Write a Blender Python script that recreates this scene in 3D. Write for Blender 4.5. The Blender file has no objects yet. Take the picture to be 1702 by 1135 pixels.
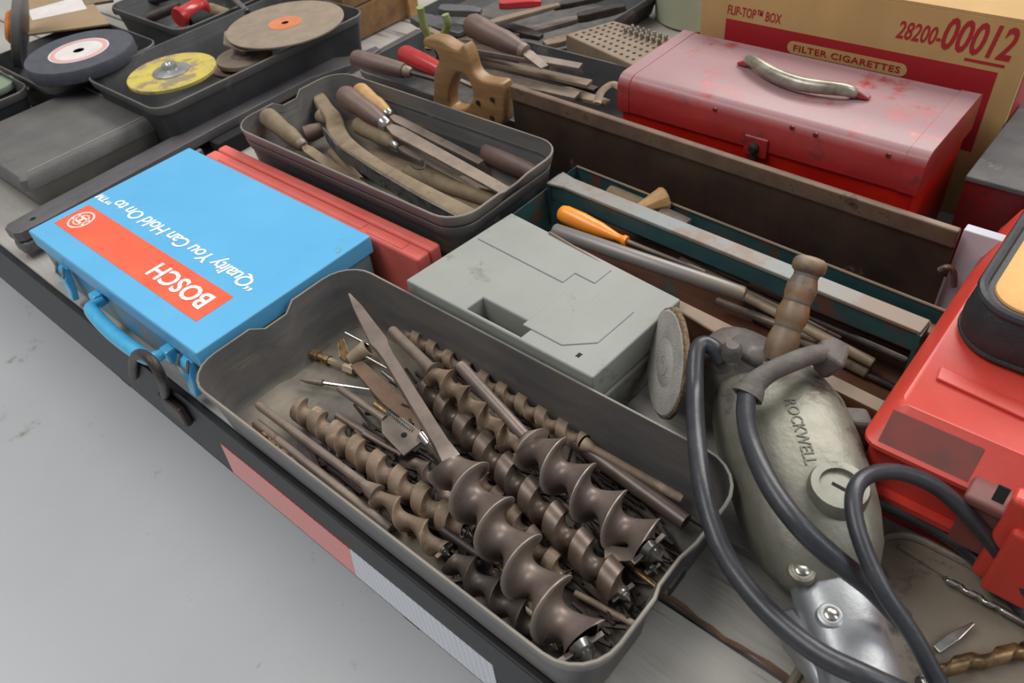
import bpy, bmesh, math, random
from mathutils import Vector, Matrix
random.seed(7)
C = bpy.context.scene.collection
S = bpy.context.scene
# ------------------------------------------------------------------ camera, world, lights, exposure
H = 0.60; FPX = 1311.0; CX, CY = 851.0, 567.5
_a = Vector((-1053-CX, -424-CY, FPX)); _b = Vector((2512-CX, -890-CY, FPX))
AX = -_a.normalized(); AY = _b.normalized(); AY = (AY-AX*AY.dot(AX)).normalized(); AZ = AX.cross(AY)
cam = bpy.data.cameras.new('camera'); cam.sensor_width = 36; cam.lens = FPX/1702*36
cam.clip_start = 0.02; cam.clip_end = 50
cam.dof.use_dof = True; cam.dof.focus_distance = 0.78; cam.dof.aperture_fstop = 10
co = bpy.data.objects.new('camera', cam); C.objects.link(co)
R_ = Matrix(((AX.x, -AX.y, -AX.z), (AY.x, -AY.y, -AY.z), (AZ.x, -AZ.y, -AZ.z)))
co.matrix_world = Matrix.Translation((0, 0, H)) @ R_.to_4x4()
S.camera = co
S.view_settings.view_transform = 'Standard'; S.view_settings.look = 'None'
S.view_settings.gamma = 1; S.view_settings.use_curve_mapping = False
S.view_settings.exposure = 0.86
w = bpy.data.worlds.new('world'); S.world = w; w.use_nodes = True
w.node_tree.nodes['Background'].inputs[0].default_value = (0.90, 0.95, 1.0, 1)
w.node_tree.nodes['Background'].inputs[1].default_value = 0.20
def area(name, loc, target, sx, sy, power, col):
    l = bpy.data.lights.new(name, 'AREA'); l.shape = 'RECTANGLE'; l.size = sx; l.size_y = sy; l.energy = power; l.color = col
    o = bpy.data.objects.new(name, l); C.objects.link(o); o.location = loc
    o.rotation_euler = (Vector(target)-Vector(loc)).to_track_quat('-Z', 'Y').to_euler()
area('ceiling_lamp_far', (-0.6, 3.4, 2.9), (-0.5, 0.6, 0), 3.2, 1.2, 82, (1, .97, .93))
area('ceiling_lamp_near', (-1.6, -0.6, 3.0), (-0.5, 0.5, 0), 2.6, 0.8, 34, (1, .98, .95))
area('ceiling_lamp_right', (2.4, 1.6, 3.0), (-0.3, 0.5, 0), 1.0, 2.6, 26, (.95, .98, 1))

def P(px, py, z=0.0):                       # point of the plane at height z seen at photo pixel px, py
    d = Vector((px-CX, py-CY, FPX)); wd = Vector((d.dot(AX), d.dot(AY), d.dot(AZ)))
    return wd*((z-H)/wd.z)+Vector((0, 0, H))
def PY(px, py, Y):                          # point of the upright plane at depth Y
    d = Vector((px-CX, py-CY, FPX)); wd = Vector((d.dot(AX), d.dot(AY), d.dot(AZ)))
    return wd*(Y/wd.y)+Vector((0, 0, H))
def pw(p, wpx):                             # real width at p of wpx photo pixels
    q = Vector(p)-Vector((0, 0, H))
    return wpx*(q.x*AX.z+q.y*AY.z+q.z*AZ.z)/FPX
# ------------------------------------------------------------------ materials
def lin(c):
    return tuple(((v/255)/12.92 if v/255 <= .04045 else ((v/255+.055)/1.055)**2.4) for v in c)+(1,)
MATS = {}
def mat(name, c1, c2=None, rough=.6, metal=0, sc=30, spread=.5, c3=None, sc3=12, t3=.6, bump=.0, bsc=200, stretch=(1, 1, 1), dust=0, dcol=(150, 138, 120), coat=0, spec=.5, edge=None, dr=(.3, .7)):
    if name in MATS: return MATS[name]
    m = bpy.data.materials.new(name); m.use_nodes = True; nt = m.node_tree; N = nt.nodes; L = nt.links
    b = N['Principled BSDF']; b.inputs['Roughness'].default_value = rough; b.inputs['Metallic'].default_value = metal
    b.inputs['Specular IOR Level'].default_value = spec
    if coat: b.inputs['Coat Weight'].default_value = coat; b.inputs['Coat Roughness'].default_value = .25
    tc = N.new('ShaderNodeTexCoord'); mp = N.new('ShaderNodeMapping'); mp.inputs['Scale'].default_value = stretch
    L.new(tc.outputs['Object'], mp.inputs[0])
    def noise(s, d=5, r=.6):
        n = N.new('ShaderNodeTexNoise'); n.inputs['Scale'].default_value = s; n.inputs['Detail'].default_value = d
        n.inputs['Roughness'].default_value = r; L.new(mp.outputs[0], n.inputs['Vector']); return n
    def ramp(src, a, bb):
        r = N.new('ShaderNodeMapRange'); r.inputs[1].default_value = a; r.inputs[2].default_value = bb; L.new(src, r.inputs[0]); return r.outputs[0]
    def mix(f, a, c):
        x = N.new('ShaderNodeMix'); x.data_type = 'RGBA'
        if isinstance(f, float): x.inputs[0].default_value = f
        else: L.new(f, x.inputs[0])
        if isinstance(a, tuple): x.inputs[6].default_value = a
        else: L.new(a, x.inputs[6])
        if isinstance(c, tuple): x.inputs[7].default_value = c
        else: L.new(c, x.inputs[7])
        return x.outputs[2]
    col = lin(c1)
    if c2: col = mix(ramp(noise(sc).outputs[0], .5-spread*.3, .5+spread*.3), lin(c1), lin(c2))
    if c3: col = mix(ramp(noise(sc3, 6, .7).outputs[0], t3, t3+.08), col, lin(c3))
    if dust:
        g = N.new('ShaderNodeNewGeometry'); sp = N.new('ShaderNodeSeparateXYZ'); L.new(g.outputs['Normal'], sp.inputs[0])
        up = ramp(sp.outputs[2], .2, 1.0)
        mu = N.new('ShaderNodeMath'); mu.operation = 'MULTIPLY'; L.new(up, mu.inputs[0]); L.new(ramp(noise(26, 6, .7).outputs[0], *dr), mu.inputs[1])
        m2 = N.new('ShaderNodeMath'); m2.operation = 'MULTIPLY'; L.new(mu.outputs[0], m2.inputs[0]); m2.inputs[1].default_value = dust
        col = mix(m2.outputs[0], col, lin(dcol))
        rr = N.new('ShaderNodeMapRange'); L.new(m2.outputs[0], rr.inputs[0]); rr.inputs[3].default_value = rough; rr.inputs[4].default_value = .85
        L.new(rr.outputs[0], b.inputs['Roughness'])
    if edge:
        g2 = N.new('ShaderNodeNewGeometry'); col = mix(ramp(g2.outputs['Pointiness'], .545, .62), col, lin(edge))
    if isinstance(col, tuple): b.inputs['Base Color'].default_value = col
    else: L.new(col, b.inputs['Base Color'])
    if bump:
        bp = N.new('ShaderNodeBump'); bp.inputs['Strength'].default_value = bump; bp.inputs['Distance'].default_value = .002
        L.new(noise(bsc, 4).outputs[0], bp.inputs['Height']); L.new(bp.outputs[0], b.inputs['Normal'])
    MATS[name] = m; return m
M_floor = mat('concrete', (212, 214, 216), (226, 227, 228), .5, sc=3, spread=1.2, c3=(178, 170, 150), sc3=9, t3=.64, bump=.2, bsc=60)
M_plank = mat('weathered_plank', (138, 133, 127), (172, 168, 161), .8, sc=8, spread=1.2, c3=(104, 92, 82), sc3=9, t3=.6, bump=.7, bsc=60, stretch=(.25, 3, 3))
M_rail = mat('black_steel', (20, 21, 23), (31, 31, 33), .5, sc=25, bump=.1, spec=.35)
M_iron = mat('dark_iron', (46, 41, 40), (70, 58, 52), .5, .3, sc=60, bump=.2)
M_steel = mat('dusty_steel', (108, 95, 87), (132, 117, 104), .48, .35, sc=45, c3=(88, 68, 56), sc3=40, t3=.62, bump=.15, dust=.35, dcol=(150, 134, 116))
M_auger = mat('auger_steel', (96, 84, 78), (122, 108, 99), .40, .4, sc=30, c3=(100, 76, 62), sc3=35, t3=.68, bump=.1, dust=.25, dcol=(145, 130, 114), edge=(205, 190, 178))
M_rust = mat('rusty_steel', (124, 103, 84), (102, 82, 66), .6, .2, sc=60, c3=(150, 130, 106), sc3=40, t3=.55, bump=.2, dust=.3, edge=(176, 158, 134))
M_bright = mat('bright_steel', (176, 174, 168), (140, 136, 128), .25, .9, sc=70)
M_brass = mat('bronzed_steel', (140, 112, 74), (84, 68, 50), .38, .6, sc=120)
M_wood = mat('handle_wood', (150, 112, 70), (116, 84, 54), .6, sc=30, stretch=(1, 1, 1), c3=(92, 66, 46), sc3=25, t3=.62, bump=.1)
M_woodl = mat('pale_handle_wood', (190, 150, 98), (160, 118, 72), .55, sc=40)
M_woodd = mat('dark_handle_wood', (104, 78, 68), (84, 64, 58), .45, sc=30, dust=.3)
M_woodg = mat('dusty_wood', (132, 114, 90), (108, 92, 72), .75, sc=40, c3=(90, 74, 58), sc3=30, t3=.62, bump=.2)
M_tote = mat('grey_plastic_tote', (66, 65, 68), (80, 76, 73), .38, sc=14, stretch=(.4, .4, 2.2), c3=(112, 94, 76), sc3=12, t3=.57, bump=.06, dust=.75, dcol=(146, 136, 116), edge=(150, 142, 130))
M_toted = mat('charcoal_plastic', (46, 47, 51), (57, 57, 60), .45, sc=20, c3=(90, 86, 80), sc3=16, t3=.62, bump=.1, dust=.3, edge=(128, 124, 116))
M_casegrey = mat('charcoal_case_plastic', (88, 86, 84), (98, 95, 92), .6, sc=20, c3=(72, 71, 71), sc3=14, t3=.62, bump=.4, bsc=500)
M_blue = mat('blue_paint', (84, 162, 206), (92, 168, 210), .38, sc=8, c3=(112, 136, 118), sc3=30, t3=.645, bump=.03)
M_bluer = mat('glossy_blue_paint', (70, 168, 214), (84, 180, 222), .25, sc=60, c3=(60, 78, 84), sc3=60, t3=.66)
M_bluef = mat('blue_khaki_reflection', (92, 132, 148), (112, 128, 128), .45, sc=12, c3=(56, 138, 184), sc3=14, t3=.48)  # khaki-grey reflection on the case front painted into the blue
M_orange = mat('orange_red_print', (222, 88, 60), (226, 98, 68), .4, sc=20)
M_white = mat('white_print', (240, 240, 238), rough=.5)
M_pinktxt = mat('pale_pink_print', (246, 206, 196), rough=.5)
M_salmon = mat('faded_red_plastic', (208, 92, 82), (216, 108, 96), .5, sc=14, bump=.05)
M_grey = mat('pale_grey_plastic', (134, 135, 129), (150, 151, 144), .6, sc=10, spread=1, c3=(112, 109, 99), sc3=14, t3=.58, bump=.12, bsc=300)
M_greyd = mat('dirty_grey_plastic', (104, 100, 90), (84, 80, 72), .7, sc=30)
M_redmet = mat('worn_red_paint', (148, 36, 34), (168, 44, 40), .34, sc=18, c3=(112, 44, 42), sc3=30, t3=.6, bump=.08, dust=.88, dcol=(150, 122, 124), coat=.3, dr=(.28, .46))  # grey-mauve on upward faces: dust plus gloss sheen painted into the colour
M_redlow = mat('bright_red_paint', (178, 24, 16), (196, 34, 20), .35, sc=12)
M_dred = mat('dark_red_paint', (112, 20, 22), (90, 22, 24), .4, sc=20, c3=(60, 30, 30), sc3=30, t3=.62)
M_char = mat('charcoal_lid', (78, 76, 76), (94, 91, 89), .8, sc=25, c3=(108, 104, 100), sc3=40, t3=.6, bump=.4)
M_card = mat('cardboard', (182, 146, 94), (192, 156, 102), .8, sc=6, stretch=(3, 1, 1), bump=.1)
M_cardr = mat('red_carton_print', (166, 30, 36), (158, 26, 32), .6, sc=10)
M_redpl = mat('red_plastic', (194, 58, 46), (204, 68, 54), .42, sc=14, c3=(150, 60, 50), sc3=20, t3=.68, bump=.05)
M_redrec = mat('dusty_red_plastic', (136, 62, 54), (104, 66, 60), .6, sc=30)
M_pouch = mat('black_vinyl', (38, 38, 41), (50, 50, 52), .5, sc=60, bump=.4, bsc=500)
M_tan = mat('orange_tan_fabric', (222, 160, 92), (232, 176, 110), .75, sc=20, c3=(150, 100, 60), sc3=60, t3=.68, bump=.3, bsc=400)
M_saw = mat('rusty_saw_plate', (84, 66, 54), (62, 49, 42), .4, .35, sc=14, c3=(134, 108, 80), sc3=16, t3=.62, bump=.1)
M_spine = mat('rusty_spine', (98, 78, 66), (120, 98, 80), .5, .4, sc=30, c3=(72, 52, 42), sc3=30, t3=.6)
M_sawh = mat('saw_handle_wood', (150, 114, 72), (126, 94, 60), .45, sc=40, stretch=(.4, 1, 2), c3=(88, 62, 42), sc3=30, t3=.66)
M_teal = mat('teal_paint', (38, 72, 76), (50, 84, 86), .5, sc=20, c3=(98, 62, 40), sc3=16, t3=.56)
M_tealbar = mat('worn_teal_bar', (124, 130, 130), (128, 122, 110), .5, sc=14, c3=(126, 106, 88), sc3=10, t3=.46, bump=.1)
M_rustbox = mat('rusted_teal_front', (112, 66, 40), (84, 56, 40), .7, sc=20, c3=(56, 78, 76), sc3=24, t3=.56)
M_flange = mat('dusty_flange', (136, 118, 98), (118, 100, 82), .7, sc=20)
M_org = mat('orange_plastic', (244, 150, 40), (236, 132, 34), .35, sc=20, coat=.3)
M_pipe = mat('grey_pipe', (124, 122, 122), (136, 126, 112), .45, .4, sc=12, c3=(150, 128, 98), sc3=14, t3=.58)
M_rubber = mat('black_rubber', (40, 41, 46), (56, 56, 60), .38, sc=30, bump=.15, bsc=120, c3=(84, 80, 78), sc3=30, t3=.66)
M_boot = mat('dusty_rubber', (84, 78, 74), (102, 94, 88), .7, sc=60, bump=.4, bsc=200)
M_olive = mat('olive_grey_casting', (132, 129, 116), (112, 110, 97), .45, .4, sc=24, c3=(88, 80, 70), sc3=16, t3=.54, bump=.35, bsc=90)
M_gear = mat('grimy_casting', (84, 78, 72), (104, 98, 92), .65, .3, sc=40, c3=(128, 124, 120), sc3=20, t3=.62, bump=.5, bsc=120)
M_alu = mat('polished_aluminium', (176, 177, 180), (156, 158, 160), .42, .7, sc=20, bump=.1)
M_disc = mat('grey_abrasive', (160, 153, 146), (178, 172, 165), .9, sc=40, bump=.8, bsc=500)
M_discrim = mat('rusty_abrasive_rim', (134, 110, 82), (88, 72, 56), .9, sc=200, bump=1, bsc=400)
M_turned = mat('turned_wood', (132, 98, 60), (104, 80, 56), .38, sc=40, c3=(84, 74, 66), sc3=30, t3=.54, bump=.1, dust=.7, dcol=(160, 148, 134))
M_wheel = mat('blue_grey_abrasive', (68, 69, 77), (78, 79, 87), .85, sc=60, bump=.6, bsc=600)
M_yel = mat('yellow_disc', (192, 174, 72), (172, 154, 84), .6, sc=40, c3=(138, 124, 98), sc3=34, t3=.5)
M_tdisc = mat('tan_cutoff_disc', (128, 114, 98), (142, 126, 108), .85, sc=40, bump=.5, bsc=500)
M_orl = mat('orange_label', (204, 120, 78), (180, 110, 76), .6, sc=60)
M_green = mat('green_disc', (116, 128, 106), rough=.8)
M_oil = mat('greasy_sheet', (108, 97, 82), (146, 136, 120), .5, .1, sc=12, spread=1.1, c3=(80, 68, 56), sc3=10, t3=.55, bump=.25, bsc=90)
M_jug = mat('milky_plastic', (178, 180, 158), (166, 168, 142), .4, sc=6)
M_paper = mat('white_paper', (196, 196, 206), (206, 206, 212), .7, sc=10)
M_blacki = mat('black_void_plastic', (16, 16, 17), rough=.8)
M_gwrench = mat('blackened_forging', (84, 81, 82), (96, 92, 93), .42, .2, sc=20, bump=.3, bsc=150)
M_lime = mat('pale_green_grip', (148, 158, 100), (120, 136, 88), .5, sc=40)
M_redgl = mat('glossy_red_handle', (178, 52, 50), (162, 44, 42), .25, sc=30)
def tape_mat(name, ca, cb, s):
    m = mat(name, ca, rough=.35); N = m.node_tree.nodes; L = m.node_tree.links; b = N['Principled BSDF']
    tc = N.new('ShaderNodeTexCoord'); mp = N.new('ShaderNodeMapping'); mp.inputs['Rotation'].default_value = (0, math.radians(45), 0)
    ck = N.new('ShaderNodeTexChecker'); ck.inputs['Color1'].default_value = lin(ca); ck.inputs['Color2'].default_value = lin(cb); ck.inputs['Scale'].default_value = s
    L.new(tc.outputs['Object'], mp.inputs[0]); L.new(mp.outputs[0], ck.inputs['Vector']); L.new(ck.outputs['Color'], b.inputs['Base Color'])
    b.inputs['Coat Weight'].default_value = .6; b.inputs['Coat Roughness'].default_value = .1
    return m
M_tapr = tape_mat('red_reflective', (206, 58, 44), (228, 92, 58), 190)
M_tapw = tape_mat('white_reflective', (184, 188, 200), (206, 210, 216), 190)
# ------------------------------------------------------------------ mesh helpers
def frame(d, up=Vector((0, 0, 1))):
    d = Vector(d).normalized(); up = Vector(up)
    if abs(d.dot(up)) > .98: up = Vector((0, 1, 0))
    s = d.cross(up).normalized(); u = s.cross(d).normalized(); return d, s, u
class MB:
    def __init__(s): s.v = []; s.f = []
    def add(s, vs, fs):
        o = len(s.v); s.v += [Vector(v) for v in vs]; s.f += [tuple(i+o for i in f) for f in fs]; return s
    def box(s, a, b):
        x0, y0, z0 = a; x1, y1, z1 = b
        return s.add([(x0, y0, z0), (x1, y0, z0), (x1, y1, z0), (x0, y1, z0), (x0, y0, z1), (x1, y0, z1), (x1, y1, z1), (x0, y1, z1)],
                     [(0, 3, 2, 1), (4, 5, 6, 7), (0, 1, 5, 4), (1, 2, 6, 5), (2, 3, 7, 6), (3, 0, 4, 7)])
    def hexa(s, p):      # 4 bottom + 4 top corners
        return s.add(p, [(0, 3, 2, 1), (4, 5, 6, 7), (0, 1, 5, 4), (1, 2, 6, 5), (2, 3, 7, 6), (3, 0, 4, 7)])
    def loft(s, rings, cap0=True, cap1=True, closed=True):
        n = len(rings[0]); o = [v for r in rings for v in r]; f = []
        for i in range(len(rings)-1):
            for j in range(n if closed else n-1):
                k = (j+1) % n; f.append((i*n+j, i*n+k, (i+1)*n+k, (i+1)*n+j))
        if cap0: f.append(tuple(range(n-1, -1, -1)))
        if cap1: f.append(tuple((len(rings)-1)*n+j for j in range(n)))
        return s.add(o, f)
    def lathe(s, p0, p1, prof, n=20, caps=True, up=(0, 0, 1)):
        p0 = Vector(p0); p1 = Vector(p1); d, a, u = frame(p1-p0, up); L = (p1-p0).length
        rings = [[p0+d*(t*L)+(a*math.cos(2*math.pi*k/n)+u*math.sin(2*math.pi*k/n))*max(r, 1e-5) for k in range(n)] for t, r in prof]
        return s.loft(rings, caps, caps)
    def tube(s, pts, r, n=12, flat=1):
        pts = [Vector(p) for p in pts]; rings = []; u = None
        for i, p in enumerate(pts):
            d = (pts[min(i+1, len(pts)-1)]-pts[max(i-1, 0)]).normalized()
            if u is None: _, a, u = frame(d)
            a = d.cross(u).normalized(); u = a.cross(d).normalized()
            rr = r[i] if isinstance(r, (list, tuple)) else r
            rings.append([p+a*math.cos(2*math.pi*k/n)*rr+u*math.sin(2*math.pi*k/n)*rr*flat for k in range(n)])
        return s.loft(rings)
    def bar(s, p0, p1, w0, w1, t0, t1=None, up=(0, 0, 1)):
        p0 = Vector(p0); p1 = Vector(p1); d, a, u = frame(p1-p0, up); t1 = t0 if t1 is None else t1
        r = [[p+a*x*ww/2+u*y*tt/2 for x, y in ((-1, -1), (1, -1), (1, 1), (-1, 1))] for p, ww, tt in ((p0, w0, t0), (p1, w1, t1))]
        return s.loft(r)
    def bars(s, sts, up=(0, 0, 1)):       # stations (point, width, thickness)
        P_ = [Vector(x[0]) for x in sts]; d, a, u = frame(P_[-1]-P_[0], up)
        return s.loft([[p+a*x*st[1]/2+u*y*st[2]/2 for x, y in ((-1, -1), (1, -1), (1, 1), (-1, 1))] for p, st in zip(P_, sts)])
def spl(pts, n=8):          # Catmull-Rom through pts
    pts = [Vector(p) for p in pts]; q = [pts[0]*2-pts[1]]+pts+[pts[-1]*2-pts[-2]]; out = []
    for i in range(1, len(q)-2):
        for k in range(n):
            t = k/n; a, b, c, d = q[i-1:i+3]
            out.append(.5*((2*b)+(c-a)*t+(2*a-5*b+4*c-d)*t*t+(3*b-a-3*c+d)*t**3))
    return out+[pts[-1]]
def link(name, me, m, parent):
    o = bpy.data.objects.new(name, me); C.objects.link(o)
    if m and not me.materials: me.materials.append(m)
    if parent: o.parent = parent
    return o
def worldloc(o):
    l = Vector((0, 0, 0))
    while o: l = l+o.location; o = o.parent
    return l
def obj(name, mb, m, parent=None, smooth=40, bevel=0, seg=2, weld=False):
    if parent: org = worldloc(parent)
    else:
        xs = [v.x for v in mb.v]; ys = [v.y for v in mb.v]; zs = [v.z for v in mb.v]
        org = Vector(((min(xs)+max(xs))/2, (min(ys)+max(ys))/2, min(zs)))
    me = bpy.data.meshes.new(name); me.from_pydata([v-org for v in mb.v], [], mb.f)
    bm = bmesh.new(); bm.from_mesh(me)
    if weld: bmesh.ops.remove_doubles(bm, verts=bm.verts, dist=1e-6); bmesh.ops.dissolve_degenerate(bm, edges=bm.edges, dist=1e-7)
    bmesh.ops.recalc_face_normals(bm, faces=bm.faces); bm.to_mesh(me); bm.free()
    if smooth: me.polygons.foreach_set('use_smooth', [True]*len(me.polygons)); me.set_sharp_from_angle(angle=math.radians(smooth))
    o = link(name, me, m, parent)
    if not parent: o.location = org
    if bevel:
        b = o.modifiers.new('bevel', 'BEVEL'); b.width = bevel; b.segments = seg; b.limit_method = 'ANGLE'; b.angle_limit = math.radians(35); b.harden_normals = False
    return o
def thing(name, label, cat, loc, group=None):
    o = bpy.data.objects.new(name, None); C.objects.link(o); o.location = loc; o.empty_display_size = .02
    o['label'] = label; o['category'] = cat
    if group: o['group'] = group
    return o
def tag(o, label, cat, group=None):
    o['label'] = label; o['category'] = cat
    if group: o['group'] = group
    return o
def curve_mesh(cu):
    o = bpy.data.objects.new('tmp', cu); C.objects.link(o); dg = bpy.context.evaluated_depsgraph_get(); dg.update()
    me = bpy.data.meshes.new_from_object(o.evaluated_get(dg)); bpy.data.objects.remove(o); bpy.data.curves.remove(cu); return me
def text(s, org, right, up, width, height, m, parent, name='lettering', depth=.0003, bold=0, shear=0, space=1, lift=.0002):
    cu = bpy.data.curves.new('t', 'FONT'); cu.body = s; cu.size = 1; cu.offset = bold; cu.shear = shear; cu.space_character = space; cu.resolution_u = 3; cu.fill_mode = 'FRONT'
    me = curve_mesh(cu); xs = [v.co.x for v in me.vertices]; ys = [v.co.y for v in me.vertices]
    right = Vector(right).normalized(); up = Vector(up).normalized(); nn = right.cross(up); wl = worldloc(parent)
    sx = width/(max(xs)-min(xs)); sy = height/(max(ys)-min(ys)) if height else sx
    for v in me.vertices: v.co = Vector(org)-wl+right*((v.co.x-min(xs))*sx)+up*((v.co.y-min(ys))*sy)+nn*lift
    bm = bmesh.new(); bm.from_mesh(me); g = bmesh.ops.extrude_face_region(bm, geom=bm.faces[:])
    for v in g['geom']:
        if isinstance(v, bmesh.types.BMVert): v.co += nn*depth
    bmesh.ops.recalc_face_normals(bm, faces=bm.faces); bm.to_mesh(me); bm.free(); me.materials.clear()
    me.polygons.foreach_set('use_smooth', [False]*len(me.polygons))
    return link(name, me, m, parent)
def plate(outs, th, org, ex, ey, name, m, parent=None, bev=.001):      # outlines (2D lists) extruded about the plane, holes allowed
    cu = bpy.data.curves.new('p', 'CURVE'); cu.dimensions = '2D'; cu.fill_mode = 'BOTH'; cu.extrude = max(th/2-bev, 1e-5); cu.bevel_depth = bev; cu.bevel_resolution = 2; cu.offset = -bev
    for ol in outs:
        sp = cu.splines.new('POLY'); sp.points.add(len(ol)-1); sp.use_cyclic_u = True
        for q, (x, y) in zip(sp.points, ol): q.co = (x, y, 0, 1)
    me = curve_mesh(cu); ex = Vector(ex).normalized(); ey = Vector(ey).normalized(); nz = ex.cross(ey)
    wl = worldloc(parent) if parent else Vector(org)
    for v in me.vertices: v.co = Vector(org)-wl+ex*v.co.x+ey*v.co.y+nz*v.co.z
    me.materials.clear()
    bm = bmesh.new(); bm.from_mesh(me); bmesh.ops.remove_doubles(bm, verts=bm.verts, dist=1e-6); bmesh.ops.recalc_face_normals(bm, faces=bm.faces); bm.to_mesh(me); bm.free()
    me.polygons.foreach_set('use_smooth', [True]*len(me.polygons)); me.set_sharp_from_angle(angle=math.radians(35))
    o = link(name, me, m, parent)
    if not parent: o.location = org
    return o
def sm2(pts, n=5):
    q = [Vector((x, y, 0)) for x, y in pts]; N_ = len(q); out = []
    for i in range(N_):
        a, b, c, d = q[i-1], q[i], q[(i+1) % N_], q[(i+2) % N_]
        for k in range(n):
            t = k/n; p = .5*((2*b)+(c-a)*t+(2*a-5*b+4*c-d)*t*t+(3*b-a-3*c+d)*t**3); out.append((p.x, p.y))
    return out
def rrect(x0, x1, y0, y1, r, z, k=6, m=10, notch=None):     # rounded rectangle ring, notch=(dip, inset, half width) on the two short sides
    r = min(r, (x1-x0)/2-.001, (y1-y0)/2-.001); pts = []
    for cx, cy, a0 in ((x1-r, y1-r, 0), (x0+r, y1-r, 90), (x0+r, y0+r, 180), (x1-r, y0+r, 270)):
        for i in range(k+1):
            a = math.radians(a0+90*i/k); pts.append(Vector((cx+r*math.cos(a), cy+r*math.sin(a), z)))
    out = []; n = len(pts)
    for i in range(n):
        a, b = pts[i], pts[(i+1) % n]; out.append(a)
        if i % (k+1) == k:
            for j in range(1, m): out.append(a.lerp(b, j/m))
    if notch:
        dip, ins, hw = notch; ym = (y0+y1)/2; xm = (x0+x1)/2
        for v in out:
            if abs(v.y-ym) < hw and abs(abs(v.x-xm)-(x1-x0)/2) < .002:
                v.z -= dip; v.x += ins if v.x < xm else -ins
    return out
def tote_geo(x0, x1, y0, y1, zt, zb, r, taper=.012, th=.0025, notch=None, floor=.004):
    mb = MB(); t = taper; lip = .0015; rings = []
    def rg(off, z, nd=0): 
        return rrect(x0+off, x1-off, y0+off, y1-off, max(r-off, .003), z, notch=(nd*notch[0], notch[1], notch[2]) if notch else None)
    rings.append(rg(t+.006, zb)); rings.append(rg(t, zb+.006)); rings.append(rg(t*.25+.002, zt-.014, .4)); rings.append(rg(lip+.001, zt-.0135, .4)); rings.append(rg(0, zt-.001, 1)); rings.append(rg(.0008, zt, 1))
    rings.append(rg(th, zt, 1)); rings.append(rg(th+.0006, zt-.001, 1)); rings.append(rg(th+t*.3, zt-.020, .3)); rings.append(rg(th+t*.3+.002, zt-.023, .2))
    rings.append(rg(th+t, zb+.012)); rings.append(rg(th+t+.006, zb+floor))
    return mb.loft(rings)
HP = [(0, .02), (.0, .45), (.03, .8), (.1, 1), (.3, .98), (.5, .86), (.68, .92), (.86, .78), (.96, .66), (1, .6)]   # turned handle
HC = [(0, .02), (0, .5), (.03, .82), (.09, 1), (.5, 1), (.92, .86), (1, .8)]
def hand(p0, p1, r, prof=HP, n=16): return MB().lathe(p0, p1, [(t, q*r) for t, q in prof], n)
def rod(name, a, b, wpx, m, parent=None, n=12, hollow=False, w2=None):
    r = pw(a, wpx)/2; r2 = pw(b, w2)/2 if w2 else r*1.0; mb = MB()
    if hollow: mb.lathe(a, b, [(.96, r*.7), (1, r*.7), (1, r2), (.0, r), (0, 0)], n, caps=True)
    else: mb.lathe(a, b, [(0, r*.8), (.01, r), (.99, r2), (1, r2*.8)], n)
    return obj(name, mb, m, parent)
def auger_geo(p0, p1, R, pitch, kind='solid', core=.28, m=18, nt=26, hand_=1, R1=None):
    p0 = Vector(p0); p1 = Vector(p1); d, a, u = frame(p1-p0); L = (p1-p0).length; R1 = R1 or R
    if kind == 'solid':
        fs = [0, .02]+[.02+.98*i/(m-1) for i in range(1, m)]; fs = fs[:-1]
        def pr(q): 
            q %= 1.0
            if q < .03: return 1.0
            s = (q-.03)/.97; return 1-(1-core)*(math.sin(math.pi*(s**.60)))**.85
    else:
        bw = .44; fs = [0, .01, bw/2, bw-.01, bw]+[bw+(1-bw)*i/(m-4) for i in range(1, m-4)]
        def pr(q):
            q %= 1.0
            if q < bw: return 1.0
            s = (q-bw)/(1-bw); return 1-(1-core)*(math.sin(math.pi*s))**.4
    k = len(fs); turns = int(L/pitch)+3; us = [t+f for t in range(-2, turns) for f in fs]; n = len(us); V = []; F = []
    for j in range(nt):
        th = 2*math.pi*j/nt; off = j/nt
        for q in us:
            z = pitch*(q+off); qq = q
            if z < 0: z = 0; qq = -off
            if z > L: z = L; qq = L/pitch-off
            r = pr(qq)*(R+(R1-R)*z/L)
            V.append(p0+d*z+a*math.cos(th)*r+u*math.sin(th)*r*hand_)
    for j in range(nt):
        for i in range(n-1):
            if j < nt-1: F.append((j*n+i, j*n+i+1, (j+1)*n+i+1, (j+1)*n+i))
            elif i+k+1 < n: F.append((j*n+i, j*n+i+1, 0*n+i+1+k, 0*n+i+k))
    mb = MB(); mb.add(V, F)
    for q0 in (0, L): # end discs of the core
        pass
    return mb
# ------------------------------------------------------------------ setting: concrete floor
fl = obj('floor', MB().box((-9, -6, -.80), (7, 10, -.75)), M_floor, None, 0); fl['kind'] = 'structure'
# ------------------------------------------------------------------ flatbed trailer
ED = .1728
tr = thing('flatbed_trailer', 'flatbed trailer with weathered plank deck, black steel side rail and reflective tape', 'trailer', (-.6, ED, -.12))
y = ED+.006; pn = 0
for wd in [.108, .15, .15, .15, .15, .15, .15, .15, .15, .15, .15]:
    obj('plank', MB().box((-2.6, y+.002, -.022), (1.0, y+wd-.002, 0 if pn else -.0005)), M_plank, tr, 0, .002); y += wd; pn += 1
gy_ = ED+.006+.108
rs = random.Random(5); sp = [Vector((-.20+.012*i, gy_+.002+rs.uniform(-.002, .002), .0005+rs.uniform(0, .0012))) for i in range(34)]
obj('splintered_edge', MB().tube(sp, [rs.uniform(.0010, .0028) for _ in sp], 6), mat('splinter_wood', (112, 84, 62), (90, 66, 48), .8, sc=60), tr)
obj('frame_deck', MB().box((-2.6, ED+.02, -.10), (1.0, y, -.024)), M_iron, tr, 0)
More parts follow.
